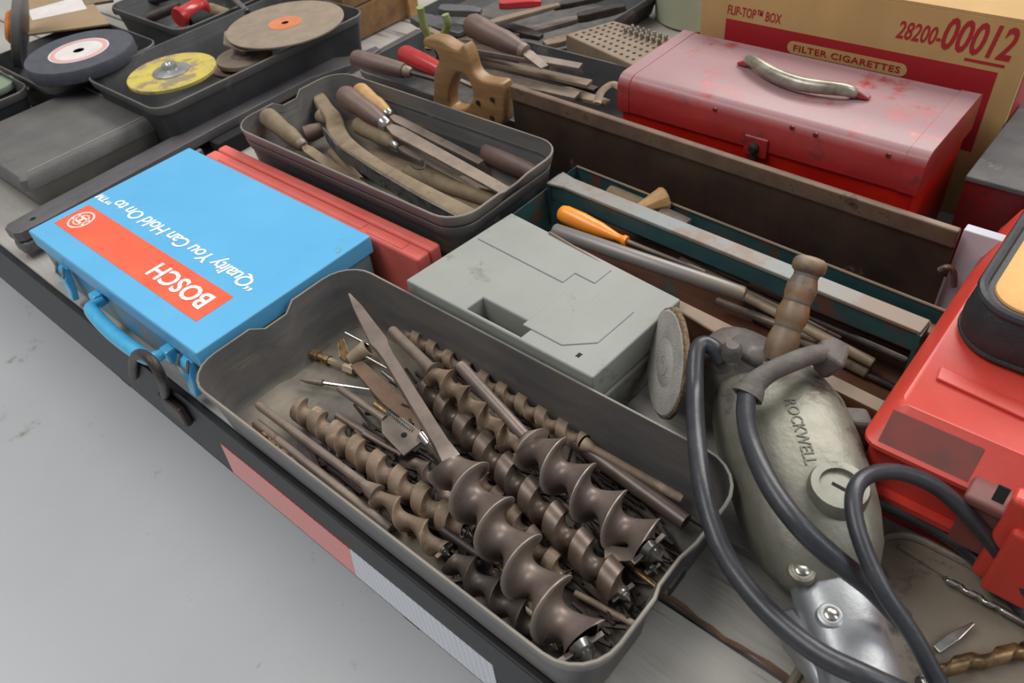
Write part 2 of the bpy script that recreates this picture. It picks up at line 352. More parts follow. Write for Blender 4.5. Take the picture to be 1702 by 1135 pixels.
obj('side_rail', MB().box((-2.6, ED, -.114), (1.0, ED+.008, -.002)).box((-2.6, ED, -.114), (1.0, ED+.05, -.108)), M_rail, tr, 0, .002)
def tape(x0, x1, s0, s1, m, name):
    zt, zb = -.047, -.108
    return obj(name, MB().hexa([(x0+s0, ED-.0006, zb), (x1+s1, ED-.0006, zb), (x1+s1, ED, zb), (x0+s0, ED, zb), (x0, ED-.0006, zt), (x1, ED-.0006, zt), (x1, ED, zt), (x0, ED, zt)]), m, tr, 0)
xr0, xr1, xw1 = -.6538, -.4335, -.2494
tape(xr0, xr1, -.010, -.012, M_tapr, 'reflective_tape')['label'] = 'red reflective tape on the rail'
tape(xr1, xw1, -.012, -.001, M_tapw, 'reflective_tape')['label'] = 'white reflective tape on the rail'
rp = spl([PY(222, 625, ED-.003), PY(222, 598, ED-.008), PY(234, 588, ED-.012), PY(254, 602, ED-.014), PY(270, 632, ED-.014), PY(276, 660, ED-.003)], 6)
tag(obj('tie_down_ring', MB().tube(rp, .0055, 12), M_iron), 'dark iron tie-down ring standing up from the rail below the blue case handle', 'ring')
obj('ring_lug', MB().box((P(274, 648).x*1.04, ED-.010, -.050), (P(296, 672).x*1.02, ED, -.020)), M_iron, tr, 0, .003)
for x in (-.995, -.403):
    obj('gusset', MB().loft([[Vector((x+dx, ED+.004, -.108)), Vector((x+dx, ED+.09, -.108)), Vector((x+dx, ED+.012, -.165))] for dx in (0, .024)]), M_rail, tr, 0, .001)
# ------------------------------------------------------------------ blue metal case
zt = .080
bx0, bx1, by0, by1 = -1.033, -.648, .191, .429
bl = thing('metal_tool_case', 'light blue metal tool case with orange-red stripe and white lettering on its lid', 'case', (-.84, .31, 0))
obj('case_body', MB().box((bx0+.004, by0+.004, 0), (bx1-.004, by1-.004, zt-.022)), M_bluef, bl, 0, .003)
obj('lid', MB().box((bx0, by0, zt-.024), (bx1, by1, zt)), M_blue, bl, 0, .0025, 3)
def q2(px, py, z): p = P(px, py, z); return Vector((p.x, p.y, z))
c = [q2(89, 369, zt), q2(326, 536, zt), q2(385, 495, zt), q2(152, 340, zt)]
sx0 = (c[0].x+c[3].x)/2; sx1 = (c[1].x+c[2].x)/2; sy0 = (c[0].y+c[1].y)/2; sy1 = (c[2].y+c[3].y)/2
obj('printed_stripe', MB().box((sx0, sy0, zt), (sx1, sy1, zt+.0003)), M_orange, bl, 0)
hs = sy1-sy0
text('BOSCH', (-.706, .2560, zt+.0003), (-1, 0, 0), (0, -1, 0), .110, .0245, M_white, bl, bold=.02)['label'] = 'white capital lettering on the stripe'
text('\u201cQuality You Can Hold On to\u201d\u2122', (-.684, .3055, zt), (-1, 0, 0), (0, -1, 0), .345, .0245, M_white, bl, bold=.010, shear=.2, space=.92)['label'] = 'white slogan lettering'
lc = q2(135, 366, zt); lr = hs*.36
def circ(r, n=28, cx=0, cy=0, a0=0, a1=360): return [(cx+r*math.cos(math.radians(a0+(a1-a0)*i/n)), cy+r*math.sin(math.radians(a0+(a1-a0)*i/n))) for i in range(n)]
lo = (lc.x, (sy0+sy1)/2, zt+.0005)
plate([circ(lr), circ(lr*.86)], .0005, lo, (-1, 0, 0), (0, -1, 0), 'printed_emblem', M_pinktxt, bl, bev=.0001)
plate([circ(lr*.62, 30), circ(lr*.52, 30)], .0005, lo, (-1, 0, 0), (0, -1, 0), 'printed_emblem', M_pinktxt, bl, bev=.0001)
hh = lr*.8
plate([[(-lr*.34, -hh), (-lr*.16, -hh), (-lr*.16, -lr*.14), (lr*.16, -lr*.14), (lr*.16, -hh), (lr*.34, -hh), (lr*.34, hh), (lr*.16, hh), (lr*.16, lr*.14), (-lr*.16, lr*.14), (-lr*.16, hh), (-lr*.34, hh)]], .0005, lo, (0, 1, 0), (-1, 0, 0), 'printed_emblem', M_pinktxt, bl, bev=.0001)
hz = .046
hp = spl([(-.868, by0, hz), (-.868, by0-.014, hz), (-.855, by0-.020, hz), (-.80, by0-.024, hz-.003), (-.735, by0-.022, hz-.002), (-.722, by0-.014, hz), (-.722, by0, hz)], 7)
obj('carry_handle', MB().tube(hp, [.0045+.0045*math.sin(math.pi*i/(len(hp)-1)) for i in range(len(hp))], 14), M_bluer, bl)
for x in (-.876, -.716): obj('handle_bracket', MB().box((x-.008, by0-.010, hz-.010), (x+.008, by0+.004, hz+.008)), M_bluer, bl, 0, .003)
for x in (-.955, -.676):
    la = obj('latch', MB().bars([((x, by0-.002, .058), .020, .006), ((x, by0-.006, .044), .022, .010), ((x, by0-.007, .028), .016, .008), ((x, by0-.010, .012), .012, .008)], up=(0, -1, 0)), M_bluer, bl, 40, .0015)
    obj('latch_hook', MB().tube([(x-.009, by0-.004, .062), (x-.009, by0-.010, .050), (x+.009, by0-.010, .050), (x+.009, by0-.004, .062)], .0018, 8), M_bright, la)
# ------------------------------------------------------------------ salmon case standing on its long edge
sc_ = thing('plastic_case', 'faded salmon-red plastic case standing on edge behind the blue case', 'case', (-.8, .45, 0))
px0, px1, py0, py1, pz = -1.012, -.578, .435, .4725, .070
obj('case_shell', MB().box((px0, py0, 0), (px1, py0+.020, pz)), M_salmon, sc_, 0, .004, 3)
obj('case_shell', MB().box((px0, py0+.0212, 0), (px1, py1, pz)), M_salmon, sc_, 0, .004, 3)
obj('raised_panel', MB().box((px0+.03, py0+.004, pz-.002), (-.68, py0+.017, pz+.0012)).box((-.67, py0+.004, pz-.002), (px1-.03, py0+.017, pz+.0012)), M_salmon, sc_, 0, .001)
# ------------------------------------------------------------------ front tote
NT = (.007, .005, .024)
tote = tag(obj('plastic_tote', tote_geo(-.640, -.142, .166, .387, .075, 0.001, .040, .012, .0028, NT), M_tote, None, 35), 'open grey plastic tote full of auger bits at the front edge of the deck', 'tote')
def slot(t, x, y):
    return obj('latch_slot', MB().box((x-.0008, y-.011, -.004), (x+.0014, y+.011, .007)), M_blacki, t, 0, .0008)
sl = slot(tote, -.1425, .2765); sl.location.z = .058
# chisel tote: two nested
tag(obj('plastic_tote', tote_geo(-.985, -.552, .478, .668, .088, 0.001, .035, .010, .0025), M_blacki if False else M_toted, None, 35), 'charcoal plastic tote nested underneath the tote of old chisels', 'tote')
tag(obj('plastic_tote', tote_geo(-.985, -.548, .474, .672, .106, .030, .038, .012, .0025, NT), M_tote, None, 35), 'grey plastic tote holding old wooden-handled chisels and files', 'tote')
sl = slot(bpy.context.scene.collection.objects['plastic_tote.002'], -.5485, .573); sl.location.z = .058
# ------------------------------------------------------------------ grey case
gc = thing('plastic_case', 'pale grey dusty plastic drill case with a sunken carrying grip', 'case', (-.42, .46, 0))
f0 = .085
g = [P(668, 462, f0), P(985, 628, f0), P(1132, 497, f0), P(850, 353, f0)]
g[0].x = max(g[0].x, -.548)
def inset(q, k):
    c_ = sum(q, Vector())/4; return [p+(c_-p)*k for p in q]
def zz(q, z): return [Vector((p.x, p.y, z)) for p in q]
# lid with the grip opening left out (built of strips)
ga, gb, gcn, gd = g
def uv(u, v, z): p = (ga.lerp(gb, u)).lerp(gd.lerp(gcn, u), v); return Vector((p.x, p.y, z))
mb = MB()
U = [0, .35, .64, 1]; Vv = [0, .03, .175, 1]
for i in range(3):
    for j in range(3):
        if i == 1 and j == 1: continue
        mb.hexa([uv(U[i], Vv[j], f0-.034), uv(U[i+1], Vv[j], f0-.034), uv(U[i+1], Vv[j+1], f0-.034), uv(U[i], Vv[j+1], f0-.034), uv(U[i], Vv[j], f0), uv(U[i+1], Vv[j], f0), uv(U[i+1], Vv[j+1], f0), uv(U[i], Vv[j+1], f0)])
bm_lid = obj('lid', mb, M_grey, gc, 0, 0, weld=True)
me = bm_lid.data; bm = bmesh.new(); bm.from_mesh(me)     # drop the inner shared walls of the strips
seen = {}
for f in bm.faces:
    key = tuple(round(x, 5) for x in f.calc_center_median()); seen.setdefault(key, []).append(f)
bmesh.ops.delete(bm, geom=[f for fs in seen.values() if len(fs) > 1 for f in fs], context='FACES')
bmesh.ops.recalc_face_normals(bm, faces=bm.faces); bm.to_mesh(me); bm.free()
b = bm_lid.modifiers.new('bevel', 'BEVEL'); b.width = .004; b.segments = 3; b.limit_method = 'ANGLE'
obj('case_base', MB().hexa(zz(inset(g, .015), 0)+zz(inset(g, .015), f0-.036)), M_grey, gc, 0, .004)
obj('rim_band', MB().hexa(zz(inset(g, -.006), .040)+zz(inset(g, -.006), .047)), M_grey, gc, 0, .002)
obj('grip_well', MB().hexa([uv(.34, .02, .049), uv(.65, .02, .049), uv(.65, .18, .049), uv(.34, .18, .049), uv(.34, .02, .0545), uv(.65, .02, .0545), uv(.65, .18, .0545), uv(.34, .18, .0545)]), M_greyd, gc, 0)
for k in range(3):
    v = .05+.045*k; obj('grip_rib', MB().hexa([uv(.36, v, .0545), uv(.63, v, .0545), uv(.63, v+.015, .0545), uv(.36, v+.015, .0545), uv(.36, v, .060), uv(.63, v, .060), uv(.63, v+.015, .060), uv(.36, v+.015, .060)]), M_greyd, gc, 0)
def uvplate(poly, h, name, m=M_grey, z=f0):
    return obj(name, MB().loft([[uv(a, b, z-.001) for a, b in poly], [uv(a, b, z+h) for a, b in poly]]), m, gc, 0, .0008)
uvplate([(.03, .62), (.55, .62), (.55, .75), (.66, .75), (.66, .94), (.03, .94)], .0012, 'raised_panel')
uvplate([(.60, .12), (.80, .12), (.90, .28), (.90, .68), (.72, .68), (.72, .56), (.60, .56)], .0012, 'raised_panel')
obj('broken_hole', MB().loft([[uv(.885+.012*math.cos(a)*s, .115+.03*math.sin(a)*s, z) for a in [k*math.pi/4 for k in range(8)] for s in [1 if int(a*4/math.pi) % 2 else .6]] for z in (f0-.0005, f0+.0004)]), M_blacki, gc, 0)
# ------------------------------------------------------------------ teal rusty tool tray with its bar
gr = thing('metal_tool_tray', 'rusty teal metal tool tray with a central carrying bar, full of rods', 'tool tray', (-.32, .59, 0))
zg = .070
tb0, tb1 = P(935, 268, zg), P(1628, 538, zg); tb0.x = -.545
tf1 = P(1468, 690, zg); tf0 = Vector((-.545, tf1.y+(tb0.y-tb1.y)*1.0, zg)); tb1.x = min(tb1.x, -.079); tf1.x = tb1.x-.004
tf0.y = max(tf0.y, .538)
# front edge follows the photo: (1200,560) and (1290,580)
def wall(a, b, th, z0, z1, m, name='side_wall', bev=.0006):
    d = (b-a); d.z = 0; d.normalize(); n = Vector((-d.y, d.x, 0))*th
    return obj(name, MB().hexa([Vector((p.x, p.y, z)) for z in (z0, z1) for p in (a, b, b+n, a+n)]), m, gr, 0, bev)
wall(tb0, tb1, .0018, 0, zg, M_teal); wall(tf0, tf1, .0018, 0, zg, M_rustbox, 'front_wall')
wall(tf0, tb0, .0018, 0, zg, M_teal, 'end_wall'); wall(tf1, tb1, .0018, 0, zg, M_iron, 'end_wall')
obj('tray_floor', MB().hexa([Vector((p.x, p.y, z)) for z in (.001, .003) for p in (tf0, tf1, tb1, tb0)]), M_rustbox, gr, 0)
d = (tf1-tf0).normalized(); n = Vector((-d.y, d.x, 0))
obj('front_flange', MB().hexa([tf0+Vector((0, 0, .0)), tf1, tf1+n*.014, tf0+n*.017, tf0+Vector((0, 0, .0015)), tf1+Vector((0, 0, .0015)), tf1+n*.014+Vector((0, 0, .0015)), tf0+n*.017+Vector((0, 0, .0015))]), M_flange, gr, 0)
obj('back_rim', MB().tube([tb0, tb1], .0016, 8), M_flange, gr)
zb_ = .080
ba0, ba1 = P(922, 296, zb_), P(1538, 545, zb_); ba0.x = max(ba0.x, -.542); ba1.x = min(ba1.x, -.085)
wbar = pw(P(1200, 420, zb_), 33)
obj('carrying_bar', MB().bars([(ba0, wbar*1.5, .003), (ba0.lerp(ba1, .05), wbar*1.05, .004), (ba0.lerp(ba1, .5), wbar, .005), (ba1, wbar*1.05, .004)]), M_tealbar, gr, 40, .001)
obj('bar_web', MB().bars([(ba0+Vector((0, -wbar*.4, -.012)), .002, .022), (ba1+Vector((0, -wbar*.4, -.012)), .002, .022)]), M_teal, gr, 0)
for q in (ba0, ba1): obj('bar_bracket', MB().box((q.x-.003, q.y-.012, .02), (q.x+.001, q.y+.012, zb_-.001)), M_teal, gr, 0)
# contents of the teal tray
def tool(name, label, cat, group, *parts):      # parts: (name, MB, material)
    p = parts[0][1].v; c_ = sum(p, Vector())/len(p); c_.z = min(v.z for q in parts for v in q[1].v)
    t = thing(name, label, cat, c_, group)
    for q in parts:
        o = obj(q[0], q[1], q[2], t, 40, q[3] if len(q) > 3 else 0)
    return t
a, b = P(930, 352, .066), P(1042, 401, .060); e_ = P(1172, 452, .045)
tool('screwdriver', 'screwdriver with bright orange handle in the teal tray', 'screwdriver', None,
     ('handle', hand(a, b, pw(a, 30)/2, [(0, .02), (0, .5), (.03, .85), (.1, 1), (.35, 1), (.62, .8), (.86, .42), (.93, .42), (.95, .56), (1, .56)], 20), M_org),
     ('shaft', MB().lathe(b, e_, [(0, .0028), (.9, .0024), (1, .002)], 10), M_steel))
tag(rod('metal_pipe', P(920, 383, .070), P(1238, 490, .055), 26, M_pipe, None, 20, w2=28), 'thick grey pipe lying under the orange screwdriver', 'pipe')
tag(rod('thin_rod', P(913, 386, .086), P(1205, 562, .078), 5, M_flange), 'long thin tan rod along the back edge of the grey case', 'rod')
i = 0
for (x0, y0, z0, x1, y1, z1, wpx, lb, m) in [
    (1215, 480, .030, 1452, 604, .026, 17, 'rusty round bar behind the turned wooden grinder handle', M_rust),
    (1190, 500, .022, 1420, 588, .020, 14, 'brown bar lying in front of the other bars in the teal tray', M_steel),
    (1160, 445, .024, 1508, 600, .040, 11, 'thin dark rod close under the carrying bar', M_iron),
    (1250, 520, .012, 1444, 620, .012, 20, 'thick dusty bar at the bottom of the teal tray', M_woodg),
    (1130, 430, .035, 1400, 560, .030, 9, 'slim steel rod beside the orange screwdriver shaft', M_steel),
    (1330, 570, .010, 1500, 650, .010, 12, 'short rod near the right end of the teal tray', M_iron)]:
    tag(rod('steel_rod', P(x0, y0, z0), P(x1, y1, z1), wpx, m), lb, 'rod')
a, b = P(1012, 322, .062), P(1085, 352, .060)
tag(rod('grey_grip', a, b, 30, M_woodg, None, 16), 'rounded grey grip lying at the far left of the tray back compartment', 'grip')
a, b = P(1052, 352, .066), P(1108, 328, .074)
tag(obj('wood_wedge', MB().lathe(a, b, [(0, pw(a, 6)/2), (.2, pw(a, 20)/2), (.9, pw(a, 42)/2), (1, pw(a, 36)/2)], 9), M_woodl, None, 30, .001), 'chipped pale wooden stub leaning on the grey grip', 'wood')
tag(obj('metal_block', MB().bar(P(1096, 356, .062), P(1142, 377, .060), pw(a, 24), pw(a, 24), .014), M_steel, None, 0, .001), 'dusty rectangular steel block right of the pale wooden stub', 'block')
a, b = P(1140, 386, .062), P(1590, 566, .054)
tag(obj('flat_file', MB().bars([(a, pw(a, 14), .004), (a.lerp(b, .12), pw(a, 28), .006), (a.lerp(b, .6), pw(a, 30), .006), (b, pw(b, 24), .005)]), M_woodg, None, 40, .0008), 'long flat brown file in the back compartment of the teal tray', 'file')
a, b = P(1250, 465, .048), P(1560, 590, .044)
tag(obj('flat_file', MB().bars([(a, pw(a, 20), .004), (b, pw(b, 26), .005)]), M_steel, None, 40, .0008), 'lower flat steel bar beneath the long brown file', 'file')
# ------------------------------------------------------------------ backsaw standing behind the teal tray
YS = .716
sw = thing('back_saw', 'large rusty mitre back saw with a brown wooden handle, standing on edge', 'saw', (-.4, YS, 0))
s0, s1 = PY(850, 140, YS), PY(1597, 382, YS)
obj('saw_plate', MB().hexa([Vector(v) for v in ((s0.x, YS-.001, .004), (s1.x, YS-.001, .004), (s1.x, YS+.001, .004), (s0.x, YS+.001, .004), (s0.x, YS-.001, s0.z-.012), (s1.x, YS-.001, s1.z-.012), (s1.x, YS+.001, s1.z-.012), (s0.x, YS+.001, s0.z-.012))]), M_saw, sw, 0)
obj('spine', MB().hexa([Vector(v) for v in ((s0.x, YS-.0045, s0.z-.020), (s1.x, YS-.0045, s1.z-.020), (s1.x, YS+.0045, s1.z-.020), (s0.x, YS+.0045, s0.z-.020), (s0.x, YS-.0045, s0.z), (s1.x, YS-.0045, s1.z), (s1.x, YS+.0045, s1.z), (s0.x, YS+.0045, s0.z))]), M_spine, sw, 0, .002, 3)
teeth = MB()
for k in range(150):
    x = s0.x+(s1.x-s0.x)*k/150; dx = (s1.x-s0.x)/150
    teeth.add([(x, YS-.0008, .0045), (x+dx, YS-.0008, .0045), (x+dx*.5, YS-.0008, .001), (x, YS+.0008, .0045), (x+dx, YS+.0008, .0045), (x+dx*.5, YS+.0008, .001)], [(0, 2, 1), (3, 4, 5), (0, 1, 4, 3), (1, 2, 5, 4), (2, 0, 3, 5)])
o = obj('teeth', teeth, M_saw, sw, 0); o['kind'] = 'stuff'
def cr(x, y): return PY(560+x/5.673, y/5.673, YS)
def o2(pts): return [((q.x-s0.x), (q.z)) for q in (cr(*p) for p in pts)]
outl = sm2(o2([(866, 340), (1010, 345), (1120, 410), (1190, 440), (1235, 405), (1290, 520), (1330, 650), (1410, 725), (1520, 750), (1605, 775), (1625, 950), (1610, 1140), (1480, 1150), (1260, 1060), (1080, 1040), (960, 1030), (955, 800), (965, 640), (1005, 540), (970, 450), (880, 420)]), 4)
hole = sm2(o2([(1195, 665), (1265, 700), (1310, 790), (1325, 890), (1270, 985), (1200, 1000), (1120, 975), (1105, 860), (1150, 720)]), 4)
plate([outl, hole], .022, (s0.x, YS, 0), (1, 0, 0), (0, 0, 1), 'saw_handle', M_sawh, sw, bev=.004)
for p in ((1385, 935), (1520, 905), (1515, 1075)):
    q = cr(*p); obj('saw_bolt', MB().lathe(q+Vector((0, -.013, 0)), q+Vector((0, .013, 0)), [(0, .0035), (1, .0035)], 12), M_iron, sw)
q = PY(1585, 452, YS-.006)
obj('end_hook', MB().tube(spl([q+Vector((.004, .006, -.02)), q+Vector((0, 0, 0)), q+Vector((-.006, -.004, .006)), q+Vector((-.012, -.004, 0))], 5), .003, 8), M_steel, sw)
# ------------------------------------------------------------------ red metal toolbox
rx0, rx1, ry0, ry1, rz = -.524, -.163, .748, .905, .170
rb = thing('metal_toolbox', 'red metal toolbox with worn paint and a grey grip on its lid', 'toolbox', (-.34, .83, 0))
obj('box_body', MB().box((rx0+.003, ry0+.003, 0), (rx1-.003, ry1-.003, rz-.042)), M_redlow, rb, 0, .003)
def lidring(x):
    return [Vector((x, y, z)) for y, z in [(ry0, rz-.0445), (ry0, rz-.014), (ry0+.002, rz-.007), (ry0+.007, rz-.002), (ry0+.014, rz), (ry1-.010, rz), (ry1-.003, rz-.003), (ry1, rz-.010), (ry1, rz-.0445)]]
obj('lid', MB().loft([lidring(rx0), lidring(rx1)]), M_redmet, rb, 40, .001)
for x0, x1 in ((rx0-.001, rx0+.016), (rx1-.020, rx1+.001)):
    r_ = [lidring(x0), lidring(x1)]
    for r in r_:
        for v in r: v.z += .0008 if v.z > rz-.03 else 0; v.y += -.0008 if v.y < .8 else .0008
    obj('end_band', MB().loft(r_), M_redmet, rb, 40, .0006)
hz0 = rz
def onlid(px, py, up=0): return P(px, py, rz)+Vector((0, 0, 0))+Vector((0, 0, 0))
pa, pb = P(1250, 112, rz), P(1418, 160, rz)
hl = spl([pa+Vector((-.006, 0, .002)), pa+Vector((.0, -.004, .010)), pa.lerp(pb, .3)+Vector((0, -.020, .010)), pa.lerp(pb, .6)+Vector((0, -.024, .010)), pb+Vector((-.006, -.010, .010)), pb+Vector((.004, 0, .002))], 6)
obj('grip', MB().tube(hl, [.0035+.0045*math.sin(math.pi*i/(len(hl)-1))**.6 for i in range(len(hl))], 14), mat('worn_grip', (120, 112, 98), (170, 164, 148), .35, .5, sc=40), rb)
for q, sgn in ((pa, -1), (pb, 1)):
    obj('grip_clip', MB().bars([(q+Vector((sgn*.018, .0, .002)), .008, .003), (q+Vector((sgn*.008, 0, .005)), .012, .008), (q+Vector((-sgn*.002, -.001, .008)), .010, .008)]), M_redmet, rb, 40, .0015)
q = PY(1256, 240, ry0)
la = obj('latch', MB().box((q.x-.013, ry0-.003, q.z-.014), (q.x+.015, ry0, q.z+.010)), M_redmet, rb, 0, .0015)
obj('latch_knob', MB().lathe((q.x, ry0-.002, q.z-.002), (q.x, ry0-.010, q.z-.002), [(0, .006), (.5, .006), (.6, .004), (1, .004)], 10), M_iron, la)
obj('latch_tongue', MB().box((q.x-.004, ry0-.006, q.z-.022), (q.x+.004, ry0-.001, q.z-.004)), M_iron, la, 0, .001)
for px, py in ((1188, 182), (1316, 212), (1355, 224), (1476, 258)):
    q = PY(px, py, ry0); obj('rivet', MB().lathe((q.x, ry0-.0015, q.z), (q.x, ry0+.001, q.z), [(0, .001), (.2, .0025), (1, .0025)], 8), M_dred, rb)
# ------------------------------------------------------------------ carton
cx0, cx1, cy0, czt = -.520, -.137, .93, .236
cb = thing('cardboard_carton', 'large tan cardboard carton with red printed band behind the red toolbox', 'carton', (-.3, 1.0, 0))
obj('carton_body', MB().box((cx0, cy0, 0), (cx1, cy0+.26, czt)), M_card, cb, 0, .001)
obj('carton_flap', MB().hexa([Vector(v) for v in ((cx0, cy0, czt), (cx1, cy0, czt), (cx1, cy0+.13, czt+.004), (cx0, cy0+.13, czt+.004), (cx0, cy0, czt+.003), (cx1, cy0, czt+.003), (cx1, cy0+.13, czt+.007), (cx0, cy0+.13, czt+.007))]), M_card, cb, 0)
def cf(px, py): q = PY(px, py, cy0); return q.x, q.z
(bx_0, bz0) = cf(1207, 30); (bx_1, bz1) = cf(1664, 122); zb0 = (bz0+bz1)/2
xl_, _ = cf(1206, 42); xr_, _ = cf(1640, 175)
obj('printed_band', MB().box((xl_, cy0-.0004, zb0-.095), (xr_, cy0, zb0)), M_cardr, cb, 0)
obj('printed_band', MB().box((cx1, cy0+.012, zb0-.09), (cx1+.0004, cy0+.22, zb0)), M_cardr, cb, 0)
px_, pz_ = cf(1310, 69); px2, pz2 = cf(1505, 128)
zp1 = (cf(1325, 67)[1]+cf(1490, 106)[1])/2; zp0 = (cf(1325, 87)[1]+cf(1480, 127)[1])/2; rr = (zp1-zp0)/2
pts = [(px_+rr+rr*math.cos(math.radians(90+180*i/10)), (zp0+zp1)/2+rr*math.sin(math.radians(90+180*i/10))) for i in range(11)]+[(px2-rr+rr*math.cos(math.radians(-90+180*i/10)), (zp0+zp1)/2+rr*math.sin(math.radians(-90+180*i/10))) for i in range(11)]
obj('printed_panel', MB().loft([[Vector((x, cy0-.0008, z)) for x, z in pts], [Vector((x, cy0-.0003, z)) for x, z in pts]]), M_card, cb, 0)
text('FILTER CIGARETTES', (px_+rr*1.1, cy0-.0008, zp0+(zp1-zp0)*.26), (1, 0, 0), (0, 0, 1), px2-px_-rr*2.1, (zp1-zp0)*.5, M_cardr, cb, bold=.012, space=1.1)
x0, z0 = cf(1209, 22); x1, z1 = cf(1297, 45)
text('FLIP-TOP\u2122 BOX', (x0, cy0, zb0+.006), (1, 0, 0), (0, 0, 1), x1-x0, .012, M_cardr, cb, bold=.006, shear=.1)
x0, z0 = cf(1487, 66); x1, z1 = cf(1560, 80); x2, _ = cf(1563, 85); x3, z3 = cf(1684, 100)
zz_ = cf(1560, 88)[1]; z4 = cf(1620, 100)[1]
text('28200-', (x0, cy0, zb0+.016), (1, 0, 0), (0, 0, 1), x1-x0, .020, M_cardr, cb, bold=.012, shear=.22)
text('00012', (x2-.002, cy0, zb0+.013), (1, 0, 0), (0, 0, 1), x3-x2, .036, M_cardr, cb, bold=.02, shear=.22)
xa = x2+(x3-x2)*.36
obj('printed_underline', MB().box((xa, cy0-.0004, zb0+.006), (x3-.006, cy0, zb0+.009)), M_cardr, cb, 0)
# ------------------------------------------------------------------ dark red box and white box, right
db = thing('metal_box', 'dark red metal box with a rough charcoal lid at the right edge', 'box', (-.02, .9, 0))
zd = .128
p0, p1 = P(1605, 292, zd), P(1692, 172, zd)
obj('box_body', MB().box((p0.x+.002, p0.y+.002, 0), (.14, p1.y, zd-.004)), M_dred, db, 0, .002)
obj('lid', MB().box((p0.x, p0.y, zd-.006), (.142, p1.y+.002, zd)), M_char, db, 0, .0015)
p = P(1600, 381, .118)
tag(obj('paper_box', MB().box((p.x+.001, p.y, 0), (p.x+.04, p.y+.012, .118)), M_paper, None, 0, .001), 'white card box squeezed behind the right end of the saw', 'box')
# ------------------------------------------------------------------ red plastic case with pouch
zr = .120
rc = thing('plastic_case', 'bright red plastic power tool case at the right, under the black pouch', 'case', (.06, .6, 0))
qf = P(1450, 690, zr); xl = -.0845; yf = .455
xc = P(1602, 800, zr).x+.0
def ring(x0, x1, y0, y1, r, z): return rrect(x0, x1, y0, y1, r, z, 5, 2)
XR = .26; YB = .80
st = -.004   # right end of the left lid shoulder
obj('case_lid', MB().loft([ring(xl-.002, XR, yf-.004, YB, .014, zr-.030), ring(xl-.002, XR, yf-.004, YB, .014, zr-.026), ring(xl, XR, yf, YB, .014, zr-.023), ring(xl+.008, XR, yf+.020, YB, .012, zr-.004), ring(xl+.012, XR, yf+.024, YB, .010, zr)]), M_redpl, rc, 40)
obj('case_base', MB().loft([ring(xl+.006, XR, yf+.010, YB, .014, 0), ring(xl+.001, XR, yf+.002, YB, .014, zr-.031)]), M_redpl, rc, 40)
obj('base_ledge', MB().loft([ring(xl-.001, XR, yf-.002, YB, .014, .034), ring(xl-.001, XR, yf-.002, YB, .014, .040)]), M_redpl, rc, 40)
q = P(1620, 680, zr)
obj('raised_bar', MB().hexa([P(1555, 632, zr), P(1702, 700, zr), P(1712, 680, zr), P(1562, 612, zr)]+[P(1555, 632, zr)+Vector((0, 0, .003)), P(1702, 700, zr)+Vector((0, 0, .003)), P(1712, 680, zr)+Vector((0, 0, .003)), P(1562, 612, zr)+Vector((0, 0, .003))]), M_redpl, rc, 0, .001)
obj('front_recess', MB().hexa([Vector(v) for v in ((-.074, yf-.001, zr-.0235), (-.008, yf-.001, zr-.0235), (-.008, yf+.017, zr-.006), (-.074, yf+.017, zr-.006), (-.074, yf+.001, zr-.0215), (-.008, yf+.001, zr-.0215), (-.008, yf+.018, zr-.004), (-.074, yf+.018, zr-.004))]), M_redrec, rc, 0, .001)
obj('latch_plate', MB().box((-.004, yf-.014, .040), (.034, yf+.004, zr-.024)).box((-.006, yf-.018, zr-.028), (.042, yf+.012, zr-.019)), M_redrec, rc, 0, .003, 3)
q = PY(1664, 822, yf-.0142); obj('latch_slot', MB().box((q.x-.004, yf-.0146, q.z-.009), (q.x+.004, yf-.0136, q.z+.009)), M_pouch, rc, 0, .001)
q = PY(1700, 866, yf-.020); qx = q.x; qz = q.z
lt = obj('latch', MB().box((qx-.012, yf-.020, .024), (qx+.045, yf-.004, qz+.016)), M_redpl, rc, 0, .004, 3)
obj('latch_opening', MB().box((qx+.002, yf-.0206, qz-.002), (qx+.034, yf-.0198, qz+.009)), M_blacki, lt, 0)
obj('latch_tab', MB().box((qx-.003, yf-.026, .020), (qx+.034, yf-.018, qz-.008)), M_redpl, lt, 0, .004, 3)
# pouch
po = thing('soft_pouch', 'black zipped pouch with orange-tan top lying on the red case', 'pouch', (.05, .65, zr))
pc = P(1582, 545, zr); pxl = pc.x+.002; pyf = P(1650, 590, zr).y-.012
def prr(off, z): return rrect(pxl+off, .22, pyf+off, .80, .040-min(off, .02), z, 8, 2)
zp = zr+.046
obj('pouch_side', MB().loft([prr(.003, zr), prr(0, zr+.004), prr(-.001, zr+.020), prr(.002, zp-.008), prr(.006, zp)]), M_pouch, po, 50)
obj('piping', MB().tube(prr(.001, zr+.006)+[prr(.001, zr+.006)[0]], .0028, 8), M_pouch, po)
obj('top_piping', MB().tube(prr(.006, zp)+[prr(.006, zp)[0]], .0042, 8), M_rubber, po)
obj('top_panel', MB().loft([prr(.014, zp-.002), prr(.015, zp+.002), prr(.022, zp+.005), prr(.05, zp+.007)]), M_tan, po, 50)
